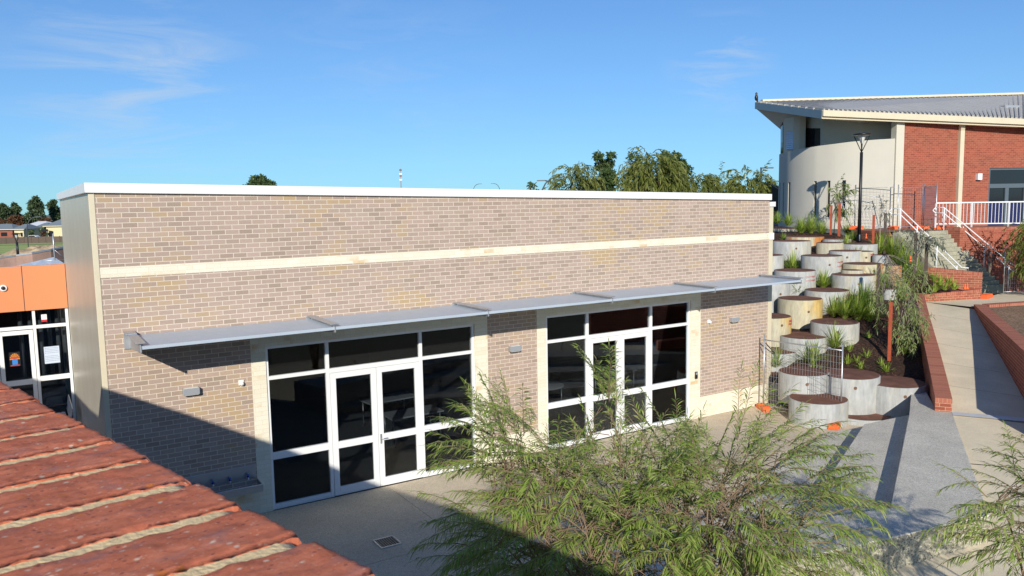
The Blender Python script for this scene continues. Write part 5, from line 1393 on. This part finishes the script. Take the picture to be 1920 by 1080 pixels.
def sapling(label, base, top, center, rad, twigs, lv, ll, lw, mat, trunk=.02, droopy=.9, stems=3):
    t = thing('sapling', label, 'sapling', tuple(base)); wood = MB(); fol = MB()
    tp = path_pts(Vector(base), Vector(top), 7, 0, .015); wood.tube(tp, [trunk * (1 - .6 * j / 7) for j in range(8)], 7)
    for i in range(twigs):
        q = rdir(); k = R() ** .4; e = center + RH * q.x * rad[0] * k + FH * q.y * rad[1] * k + up * q.z * rad[2] * k
        st = tp[random.randint(3, 7)]
        if (e - st).length > .2: wood.tube(path_pts(st, e, 4, .1, .05), [.007, .006, .005, .004, .003], 4, False)
        d = ((e - st).normalized() + rdir() * .5).normalized(); L_ = U(.3, .55); n = 5; pts = [e]
        for j in range(n): d = (d - up * droopy * .22 + rdir() * .1).normalized(); pts.append(pts[-1] + d * L_ / n)
        for j in range(lv):
            f = (j + .5) / lv * n; ii = min(n - 1, int(f)); p = pts[ii].lerp(pts[ii + 1], f - ii)
            leaf(fol, p, (pts[ii + 1] - pts[ii]).normalized() * .6 + rdir() * .75 - up * droopy * .4, rdir(), U(*ll), U(*lw), .4)
    wood.build('trunk', M['bark_pale'], t); fol.build('foliage', mat, t, uv=False)
def stake(label, x0, y0, y1, mat, grp='timber stakes in the garden', w=.05, d=None):
    base = hit(x0, y1) if d is None else at(x0, y1, d); dd = (base - CAM).dot(FW); h = (y1 - y0) * dd / FOC
    b = MB((1, 0)); b.bar(base - up * .3, base + up * h, w, w, (1, .3, 0)); o = b.build('garden_stake', mat, None, bevel=.004)
    # origin at the foot
    for v in o.data.vertices: v.co -= base
    o.location = base; tag(o, label, 'stake', grp)
    return base, dd
stake('red painted stake standing in bare mulch nearest the ramp wall', 1667, 566, 678, M['stake_red'], w=.085)
stake('red stake with dark tip near the cream building, right of a pair', 1573, 381, 443, M['stake_red'], w=.09, d=34.5)
stake('thinner red brown stake near the cream building, left of a pair', 1557.5, 385, 440, M['stake_red'], w=.075, d=35)
stake('red brown stake between the lamp post and the grey sapling', 1636.5, 403, 468, M['stake_red'], w=.08, d=32)
stake('grey stake beside the grey sapling at the stair top', 1658.5, 400, 462, M['stake_grey'], w=.09, d=32)
stake('pale grey stake leaning among grass below the rusted tub', 1645, 497, 598, M['stake_grey'], w=.09)
stake('dark stake left of the silver sapling by the stairs', 1715, 436, 505, M['stake_grey'], w=.09, d=28.5)
stake('dark stake right of the silver sapling by the stairs', 1735.5, 444, 520, M['stake_grey'], w=.1, d=28.6)
cS = at(1698, 585, 23.5)
sapling('drooping green gum sapling leaning over the ramp wall', hit(1652, 596), at(1662, 478, 24.6), at(1678, 548, 24.0), (.95, .6, 1.0), 60, 13, (.12, .2), (.009, .016), M['leaf_sap'], .026, .55)
sapling('low spreading gum foliage draped over the top of the ramp wall', hit(1702, 612, 20, 30), at(1705, 545, 24), at(1712, 606, 23.6), (.5, .5, .75), 50, 13, (.12, .2), (.009, .016), M['leaf_sap'], .02, .6)
sapling('silver grey leaved sapling tied between two dark stakes by the stairs', at(1718, 508, 28.5), at(1726, 432, 28.5), at(1727, 452, 28.4), (.6, .5, .42), 34, 12, (.13, .22), (.012, .022), M['leaf_grey'], .02)
sapling('thin bare grey sapling near the top of the stairs', at(1648, 470, 32), at(1652, 388, 32), at(1652, 396, 32), (.3, .3, .25), 12, 9, (.12, .2), (.012, .02), M['leaf_grey'], .022, .5)
sapling('grey green sapling in front of the slit windows', at(1563.5, 440, 35), at(1570, 352, 35), at(1575, 372, 35), (.45, .4, .72), 36, 14, (.15, .25), (.014, .025), M['leaf_sap'], .02)

# strap-leaved grass tufts: four meshes, each plant its own object
def tuft_mesh(n, L_, seed, spread=1.0):
    rnd = random.Random(seed); b = MB()
    for i in range(n):
        a = rnd.uniform(0, 2 * pi); tl = rnd.uniform(.05, .75) * spread; l = L_ * rnd.uniform(.55, 1.1); w = .0115 * rnd.uniform(.7, 1.2)
        p = Vector((cos(a) * .05 * rnd.random(), sin(a) * .05 * rnd.random(), -.03)); d = Vector((cos(a) * tl, sin(a) * tl, 1)).normalized(); s = Vector((-sin(a), cos(a), 0)); k = 6; base = len(b.v)
        for j in range(k + 1):
            ww = w * (1 - (j / k) ** 2 * .85); b.v += [tuple(p + s * ww), tuple(p - s * ww)]
            d = (d + Vector((cos(a), sin(a), 0)) * .10 * tl - up * (.10 + .14 * j / k) * (tl + .25)).normalized(); p = p + d * l / k
        for j in range(k): b.face((base + 2 * j, base + 2 * j + 1, base + 2 * j + 3, base + 2 * j + 2))
    return b
tm = []
for k, (n, l, sp) in enumerate(((210, .62, 1.25), (250, .68, 1.1), (150, .55, 1.3), (44, .26, 1.1))):
    o = tuft_mesh(n, l, 40 + k, sp).build('grass_tuft', M['grass'], None, uv=False); tm.append(o)
used = set()
def tuft(x, y, k, sc, label, d=None):
    p = hit(x, y) if d is None else at(x, y, d)
    src = tm[k]
    if k in used: o = src.copy(); COL.objects.link(o)
    else: o = src; used.add(k)
    o.location = p; o.rotation_euler = (0, 0, U(0, 6.28)); s = sc * ((1.2 if y > 460 else .78) if k < 3 else 1.1) * U(.92, 1.08); o.scale = (s, s, s * U(.95, 1.1))
    tag(o, label, 'grass plant', 'strap grass plants in the tub garden' if k < 3 else 'small seedlings in the mulch')
for a in (
 (1486, 508, 0, 1.15, 'bright strap grass between the plain cut off tub and the tall tub with pink marks'),
 (1452, 512, 2, .9, 'grass plant at the building end beside the plain cut off tub'),
 (1543, 540, 1, .95, 'grass plant between the tub behind the awning tip and the dark rimmed tub'),
 (1495, 553, 0, 1.0, 'grass plant growing just right of the awning end'),
 (1563, 592, 0, 1.15, 'grass plant right of the tall yellow stained tub'), (1583, 597, 1, 1.15, 'dense grass plant in the row right of the cream tub with pink writing'), (1607, 598, 1, 1.3, 'big grass clump in the middle of the green row'), (1630, 603, 0, 1.3, 'big grass clump at the right end of the green row beside the grey stake'), (1592, 575, 2, 1.0, 'grass plant at the foot of the dark rimmed tub'), (1618, 580, 1, 1.1, 'grass plant behind the big clumps of the green row'),
 (1565, 652, 0, 1.1, 'grass plant overlapping the shallow cream tub'), (1524, 681, 0, .95, 'grass plant with an orange base behind the fence mesh'), (1453, 697, 1, .95, 'grass plant behind the fence next to the building corner'), (1526, 734, 1, .95, 'grass plant between the flat lidded tub and the low front tub'), (1604, 762, 0, 1.0, 'grass plant between the two big clean grey tubs'),
 (1502, 437, 1, 1.5, 'grass clump at the top of the slope left of the two red stakes'), (1520, 437, 1, 1.6, 'wide grass clump at the top of the slope under the vest'), (1540, 438, 0, 1.5, 'grass clump just left of the two red stakes'), (1590, 440, 2, 1.4, 'grass clump just right of the two red stakes'), (1457, 418, 2, 1.5, 'small grass at the top left of the slope'), (1478, 422, 2, 1.4, 'small grass beside the small cream tub'),
 (1600, 449, 2, 1.3, 'grass left of the black lamp post foot'), (1622, 448, 0, 1.3, 'grass right of the black lamp post foot'), (1470, 452, 2, .9, 'dark grass between the two upper left tubs'), (1587, 467, 0, .9, 'grass in front of the wide low tub'), (1607, 492, 2, 1.0, 'grass in front of the small cream tub with pink writing'), (1650, 475, 1, 1.1, 'grass below the grey stake by the stair wall'), (1672, 480, 1, 1.2, 'grass against the grey stair side wall'), (1690, 495, 1, 1.3, 'grass clump under the stair side wall, upper'), (1702, 512, 1, 1.35, 'grass clump left of the dark stakes'), (1693, 528, 0, 1.3, 'grass clump below the rusted tub at the right end'), (1670, 532, 1, 1.2, 'grass clump in front of the heavily rusted tub'), (1655, 545, 1, 1.2, 'grass clump behind the grey leaning stake'), (1715, 520, 0, 1.2, 'grass clump between the two dark stakes'), (1690, 560, 0, 1.2, 'grass clump behind the gum foliage')): tuft(*a)
for a in (
 (1592, 660, 3, 1.2, 'seedling in bare mulch closest to the fence post'), (1606, 680, 3, 1.0, 'seedling in the middle of the bare mulch'), (1625, 670, 3, 1.2, 'seedling left of the red painted stake'), (1589, 682, 3, 1.1, 'seedling above the big clean grey tub'), (1614, 690, 3, 1.0, 'seedling below the middle of the bare mulch'), (1662, 698, 3, 1.2, 'seedling just above the tub with the diagonal shadow'), (1697, 645, 3, 1.3, 'seedling near the ramp wall, upper'), (1697, 662, 3, 1.3, 'seedling near the ramp wall, lower'), (1652, 684, 3, .9, 'seedling at the foot of the red painted stake'), (1628, 634, 3, 1.0, 'seedling at the edge of the green row')): tuft(*a)
for (x, y, l) in ((1752, 545, 'seedling at the left of the wedge bed'), (1771, 541, 'seedling in the middle of the wedge bed'), (1789, 540, 'seedling at the right of the wedge bed'), (1751, 525, 'seedling below the left end of the stair wall'), (1762, 532, 'seedling second from the left end of the wedge bed'), (1779, 531, 'seedling close under the stair wall')): tuft(x, y, 3, 1.5, l, 29.3)
# orange sprinkler marker cones
def marker(x, y, label, d=None):
    p = hit(x, y) if d is None else at(x, y, d)
    b = MB(); b.lathe([(0, -.02), (.05, -.01), (.055, .02), (.03, .07), (.022, .12), (.03, .15), (.012, .2), (0, .21)], (0, 0, 0), 14); o = b.build('marker_cone', M['plastic_orange'], None); o.location = p; tag(o, label, 'marker', 'orange marker cones')
for a in ((1684, 641, 'orange marker cone in bare mulch right of the red stake'), (1624, 447, 'orange marker cone beside the black lamp post', 33), (1707, 491, 'orange marker in the grass under the stairs', 27), (1700, 562, 'orange marker in the gum foliage', 25.5), (1809, 542, 'left of two orange markers at the stair pier', 29.6), (1813.5, 541.5, 'right of two orange markers at the stair pier', 29.6)): marker(*a)

# weeping trees and others
def weeping(name, label, base, center, rad, strands, lv, ll, lw, mat, length=(.6, 1.2), trunk=.06, group=None, upright=0):
    t = thing(name, label, 'tree', tuple(base), group); wood = MB(); fol = MB(); tops = []
    base = Vector(base)
    for i in range(7):
        q = rdir(); e = center + RH * q.x * rad[0] * .6 + FH * q.y * rad[1] * .6 + up * rad[2] * U(.2, .8)
        pts = path_pts(base, e, 6, .05, .03); tops += pts[3:]; wood.tube(pts, [trunk * (1 - .75 * j / 6) for j in range(7)], 6)
    for i in range(strands):
        q = rdir(); k = R() ** .4; e = center + RH * q.x * rad[0] * k + FH * q.y * rad[1] * k + up * (q.z * .75 + .25) * rad[2] * k
        d = ((e - center).normalized() * .8 + up * .5 + rdir() * .4).normalized(); L_ = U(*length); n = 6; p = e
        for j in range(n):
            d = (d - up * .45 * (1 - upright) + rdir() * .08).normalized(); p2 = p + d * L_ / n
            for g in range(max(1, lv // n)):
                leaf(fol, p.lerp(p2, R()), d * .8 + rdir() * .55 - up * .35 * (1 - upright), rdir(), U(*ll), U(*lw), .3)
            p = p2
    wood.build('trunk', M['bark'], t); fol.build('crown', mat, t, uv=False)
weeping('weeping_tree', 'olive weeping tree at the right edge beside the stairs', at(1972, 556, 30.3), at(1972, 478, 30.0), (1.15, 1.0, 1.45), 430, 26, (.12, .22), (.010, .017), M['leaf_weep'], (.6, 1.0))
weeping('red_shrub', 'dark red leaved shrub against the tall brick wall behind the right handrail', at(1855, 512, 31.5), at(1858, 468, 32.2), (.5, .35, .5), 40, 16, (.07, .13), (.016, .028), M['leaf_red'], (.3, .5), .03, upright=.7)
def clumpy(name, label, base, h, blobs, n, ll, mat, trunk=.2, group=None, lean=Vector((0, 0, 0)), gap=0):
    """tree with crown built of leaf clumps: blobs = (right, forward, z, radius) from the base"""
    t = thing(name, label, 'tree', tuple(base), group); wood = MB(); fol = MB(); base = Vector(base)
    wood.tube([base, base + up * h * .5 + lean * .5, base + up * h * .93 + lean], [trunk, trunk * .7, trunk * .2], 7)
    for (a, f, z, r) in blobs:
        c = base + RH * a + FH * f + up * z
        wood.tube([base + up * z * .6 + lean * .5, c], [trunk * .35, trunk * .12], 5, False)
        m_ = int(n * r * r * 2.2)
        for i in range(m_):
            q = rdir(); k = R() ** .45; k *= .8 + .3 * noise.noise(q * 2.2 + c); p = c + Vector((q.x, q.y, q.z * .85)) * r * k
            leaf(fol, p, rdir() + q * .6, rdir(), ll * U(.6, 1.3), ll * U(.16, .3), .2)
    wood.build('trunk', M['bark'], t); fol.build('crown', mat, t, uv=False)
def bt(x, d, zg): p = at(x, 380, d); p.z = zg; return p
def height(x, y, d): return at(x, y, d).z
def blobs_for(h, w, k, z0=.45, cone=False):
    out = []
    for i in range(k):
        f = z0 + (1 - z0) * (i + .5) / k; ww = w * ((1.25 - f) * 1.4 if cone else sqrt(max(.1, 1 - ((f - .68) / .42) ** 2)))
        for s in range(3 if not cone else 2): out.append((U(-.75, .75) * ww, U(-.7, .7) * ww, h * f * U(.96, 1.02), w * U(.4, .62) * (.7 if f > .9 else 1)))
    return out
def btree(name, label, x, ytop, hw, d, mat, zg=1.5, n=90, ll=.35, cone=False, k=5, z0=.4):
    b0 = bt(x, d, zg); h = height(x, ytop, d) - zg; w = hw * d / FOC
    clumpy(name, label, b0, h, blobs_for(h, w, k, z0, cone), n, ll, mat, max(.1, w * .08), 'trees beyond the buildings')
def wtree(label, x, ytop, hw, d, mat, zg=1.5, strands=260, lv=24):
    b0 = bt(x, d, zg); h = height(x, ytop, d) - zg; w = hw * d / FOC
    weeping('weeping_tree', label, b0, b0 + up * h * .58, (w, w, h * .40), strands, lv, (.3, .6), (.03, .055), mat, (h * .16, h * .34), .16, 'trees beyond the buildings')
_b = bt(490, 120, -1); _h = height(490, 323, 120) + 1
clumpy('round_tree', 'lone round dark tree rising above the left part of the white roof edge', _b, _h, [(0, 0, _h - 1.75, 1.75), (-1.35, .3, _h - 2.3, 1.35), (1.3, -.2, _h - 2.25, 1.4), (.3, .4, _h - 3.2, 1.6), (-.6, -.3, _h - 1.3, 1.1)], 170, .42, M['leaf_dark'], .2, 'trees beyond the buildings')
btree('round_tree', 'small dark round tree left of the olive weeping trees', 1002, 339, 15, 110, M['leaf_dark'], -1, 90, .4)
wtree('olive weeping tree left of the upright dark tree', 1080, 316, 36, 72, M['leaf_weep'])
btree('gum_tree', 'tall upright dark tree with a bent top above the roof', 1135, 283, 26, 80, M['leaf_dark'], 1, 260, .32, k=8, z0=.3)
btree('gum_tree', 'narrow open crowned tree left of the big weeping tree', 1190, 285, 19, 82, M['leaf_dark'], 1, 240, .3, k=7, z0=.35)
wtree('big bright weeping tree, tallest of the weeping ones', 1225, 295, 42, 68, M['leaf_weep'], 1.5, 420, 26)
btree('gum_tree', 'dark clumped tree top rising right behind the big weeping tree', 1264, 281, 28, 84, M['leaf_dark'], 1, 240, .34, k=7, z0=.4)
wtree('low grey green weeping tree with rusty top right of the big one', 1308, 330, 38, 72, M['leaf_weep'])
wtree('small weeping tree between two larger low ones', 1352, 334, 22, 80, M['leaf_weep'], 1.5, 180)
wtree('dark weeping tree nearest the cream building', 1408, 323, 38, 66, M['leaf_weep'])
btree('round_tree', 'brownish shrubby tree hard against the black gate', 1440, 336, 14, 66, M['leaf_rust'], 1.5, 110, .3)
btree('round_tree', 'low dark tree filling the gap under the street lights', 1185, 338, 20, 90, M['leaf_dark'], 1, 100, .35)
# conifers and shrubs at the far left
for (x, yt, hw, d, l) in ((6, 383, 17, 275, 'dark conifer cut by the left edge of the photo behind the houses'), (29, 381, 13, 285, 'dark bushy conifer second from the left edge behind the houses'), (70, 369, 16, 270, 'tallest pointed conifer behind the white house roofs'), (102, 374, 14, 280, 'broad dark conifer touching the ribbed wall')):
    btree('conifer', l, x, yt, hw, d, M['leaf_pine'], -2.6, 75, .8, True, 8, .12)
btree('conifer', 'short green conifer left of the tallest pointed one', 52, 398, 10, 268, M['leaf_pine'], -2.6, 80, .7, True, 6, .15)
for (x, yt, hw, d, l, mt_) in ((27, 406, 16, 262, 'rusty red leaved tree behind the left house', 'leaf_rust'), (10, 412, 14, 264, 'brown leaved tree at the left photo edge behind the house', 'leaf_rust'), (82, 409, 9, 262, 'rusty tree right of the tallest conifer', 'leaf_rust'), (53, 431, 5, 222, 'green garden shrub by the white car', 'leaf_dark'), (80, 425, 8, 224, 'green garden tree between car and yellow wall', 'leaf_dark'), (75, 431, 4, 220, 'dark red garden shrub by the white car', 'leaf_red')):
    btree('garden_tree', l, x, yt, hw, d, M[mt_], -2.4, 60, .6, False, 3, .3)

# ------------------------------------------------------------------ far suburb at the left
def house(label, x0, x1, ye, yr, d, wall, zg=-2.3, dep=9, garage=False, roofm='tile_grey'):
    a = at(x0, ye, d); c = at(x1, ye, d); ze = a.z; a.z = c.z = zg; zr = at((x0 + x1) / 2, yr, d + dep / 2).z
    t = thing('house', label, 'house', tuple(a), 'far suburban houses'); dd = (c - a).normalized(); n_ = Vector((-dd.y, dd.x, 0))
    if n_.dot(FW) < 0: n_ = -n_
    w = (c - a).length
    def P(u, v, z): q = a + dd * u + n_ * v; return (q.x, q.y, z)
    b = MB(); b.hexa([P(.4, .4, zg), P(w - .4, .4, zg), P(w - .4, dep - .4, zg), P(.4, dep - .4, zg), P(.4, .4, ze), P(w - .4, .4, ze), P(w - .4, dep - .4, ze), P(.4, dep - .4, ze)]); b.build('wall', wall, t)
    b = MB(); i = min(w * .3, dep / 2); r0, r1 = P(i, dep / 2, zr), P(w - i, dep / 2, zr); e = [P(-.2, -.2, ze), P(w + .2, -.2, ze), P(w + .2, dep + .2, ze), P(-.2, dep + .2, ze)]
    b.poly([e[0], e[1], r1, r0]); b.poly([e[1], e[2], r1]); b.poly([e[2], e[3], r0, r1]); b.poly([e[3], e[0], r0]); b.poly(e[::-1]); rf = b.build('roof', M[roofm], t)
    b = MB(); b.bar(P(-.2, -.25, ze - .05), P(w + .2, -.25, ze - .05), .12, .2); b.build('gutter', M['trim'], rf)
    for (f0, f1, z0, z1, nm, mt_) in ((.12, .26, .9, 2.0, 'window', 'dkglass'), (.62, .8, .9, 2.0, 'window', 'dkglass')) if not garage else ((.45, .85, .05, 2.1, 'garage_door', 'house_cream'),):
        b = MB(); b.hexa([P(w * f0, .34, zg + z0), P(w * f1, .34, zg + z0), P(w * f1, .39, zg + z0), P(w * f0, .39, zg + z0), P(w * f0, .34, zg + z1), P(w * f1, .34, zg + z1), P(w * f1, .39, zg + z1), P(w * f0, .39, zg + z1)]); b.build(nm, M[mt_], t)
house('brick house with blue grey roof at the left edge of the photo', -40, 24, 431, 420, 232, M['house_brick'])
house('cream house with a gabled blue grey roof and dark carport left of the car', 22, 45, 430, 420, 226, M['house_cream'])
house('pale house behind the car with long white roof', 44, 84, 424, 415, 245, M['house_cream'], roofm='roofw')
house('yellow walled house with blue grey roof beside the ribbed wall', 82, 135, 424, 411, 222, M['house_cream'], garage=False)
house('small cream garage with grey roof right behind the white car', 62, 82, 427, 418, 236, M['house_cream'], garage=True)
def car(label, x, y, d, yaw):
    p = at(x, y, d); p.z = gz(p.x, p.y) + .03; t = thing('parked_car', label, 'car', tuple(p)); ca, sa = cos(yaw), sin(yaw)
    def X(u, v, z): return (p.x + u * ca - v * sa, p.y + u * sa + v * ca, p.z + z)
    prof = [(-2.1, .3), (-2.15, .7), (-1.9, .95), (-1.1, 1.02), (-.5, 1.45), (.9, 1.47), (1.7, 1.02), (2.1, .9), (2.15, .35)]
    b = MB(); n = len(prof); b.v += [X(u, -.85, z) for u, z in prof] + [X(u, .85, z) for u, z in prof]; b.face(range(n)); b.face([n + i for i in reversed(range(n))])
    for i in range(n): j = (i + 1) % n; b.face((i, n + i, n + j, j))
    b.build('body', M['car_white'], t, bevel=.06)
    for s in (-1, 1):
        b = MB(); b.poly([X(-.95, s * .858, 1.03), X(1.5, s * .858, 1.03), X(.85, s * .858, 1.4), X(-.45, s * .858, 1.4)]); b.build('side_window', M['dkglass'], t)
        for u in (-1.35, 1.35): b = MB(); b.tube([X(u, s * .87, .32), X(u, s * .66, .32)], .32, 14); b.build('wheel', M['tyre'], t)
car('white parked car in front of the far houses', 64, 438, 212, 2.6)
# lawn, earth mound, fences and the curved brown wall
def farstrip(name, mat, top, bot, kind='structure', dz=.02):
    b = MB(); P = []
    for (x, y) in top + bot[::-1]:
        lo, hi = 20, 900
        for _ in range(50):
            md = (lo + hi) / 2; q = at(x, y, md)
            if q.z > gz(q.x, q.y): lo = md
            else: hi = md
        q = at(x, y, lo); P.append((q.x, q.y, gz(q.x, q.y) + dz))
    b.poly(P); tag(b.build(name, mat), kind=kind)
farstrip('lawn', M['lawn'], [(-60, 453.5), (120, 449)], [(-60, 480), (120, 470)])
farstrip('road', plain('asphalt', (.07, .07, .075), .9), [(-60, 445), (120, 439)], [(-60, 450), (120, 445)])
def mound():
    c = at(85, 470, 112); c.z = gz(c.x, c.y); b = MB(); n = 40; rx, ry = 6.2, 4.0
    for i in range(n + 1):
        for j in range(n + 1):
            u, v = -1 + 2 * i / n, -1 + 2 * j / n; r2 = u * u + v * v; p = c + RH * u * rx + FH * v * ry
            z = max(0, 1 - r2) ** .8 * 1.5 * (.75 + .5 * noise.noise((u * 3, v * 3, 5)) + .35 * noise.noise((u * 9, v * 9, 2))) - .15 * (r2 > 1)
            b.v.append((p.x, p.y, c.z + z))
    for i in range(n):
        for j in range(n): q = i * (n + 1) + j; b.face((q, q + n + 1, q + n + 2, q + 1), True)
    tag(b.build('earth_mound', M['mound'], None), kind='structure')
mound()
def far_fence(label, pts, h, mat, cap=None, th=.12, posts=0, name='boundary_fence'):
    t = thing(name, label, 'wall' if cap else 'fence', tuple(pts[0])); b = MB(); c = MB()
    for i in range(len(pts) - 1):
        p, q = pts[i], pts[i + 1]; n_, d_ = perp(p, q); k = Vector((n_.x, n_.y, 0)) * th
        b.hexa([p, q, q + k, p + k, p + up * h, q + up * h, q + k + up * h, p + k + up * h])
        if cap: c.hexa([p + up * h - k * .2, q + up * h - k * .2, q + k * 1.2 + up * h, p + k * 1.2 + up * h, p + up * (h + .12) - k * .2, q + up * (h + .12) - k * .2, q + k * 1.2 + up * (h + .12), p + k * 1.2 + up * (h + .12)])
    b.build('panels', mat, t)
    if cap: c.build('capping', cap, t)
    else:
        c = MB()
        for p, q in zip(pts, pts[1:]):
            for s in range(6): r = p.lerp(q, s / 6); c.bar(r, r + up * (h + .1), .14, .14, (1, 0, 0))
        c.build('posts', mat, t)
def zset(p, z): p = p.copy(); p.z = z; return p
far_fence('long low brown boundary fence beyond the green lawn', [zset(at(-60, 452, 165), -1.0), zset(at(45, 449, 170), -1.05), zset(at(125, 446, 172), -1.1)], 1.35, M['fence_brown'])
W = [(-40, 492, 66), (0, 482, 63.5), (30, 477.5, 62.5), (60, 473.5, 62.5), (95, 467, 63.5), (122, 462, 65)]
zt_w = [at(x, y, d) for x, y, d in W]
far_fence('curved brown panel wall with grey capping behind the white entry roof', [p - up * 2.6 for p in zt_w], 2.48, M['fibro'], M['galv'], .2, name='curved_wall')
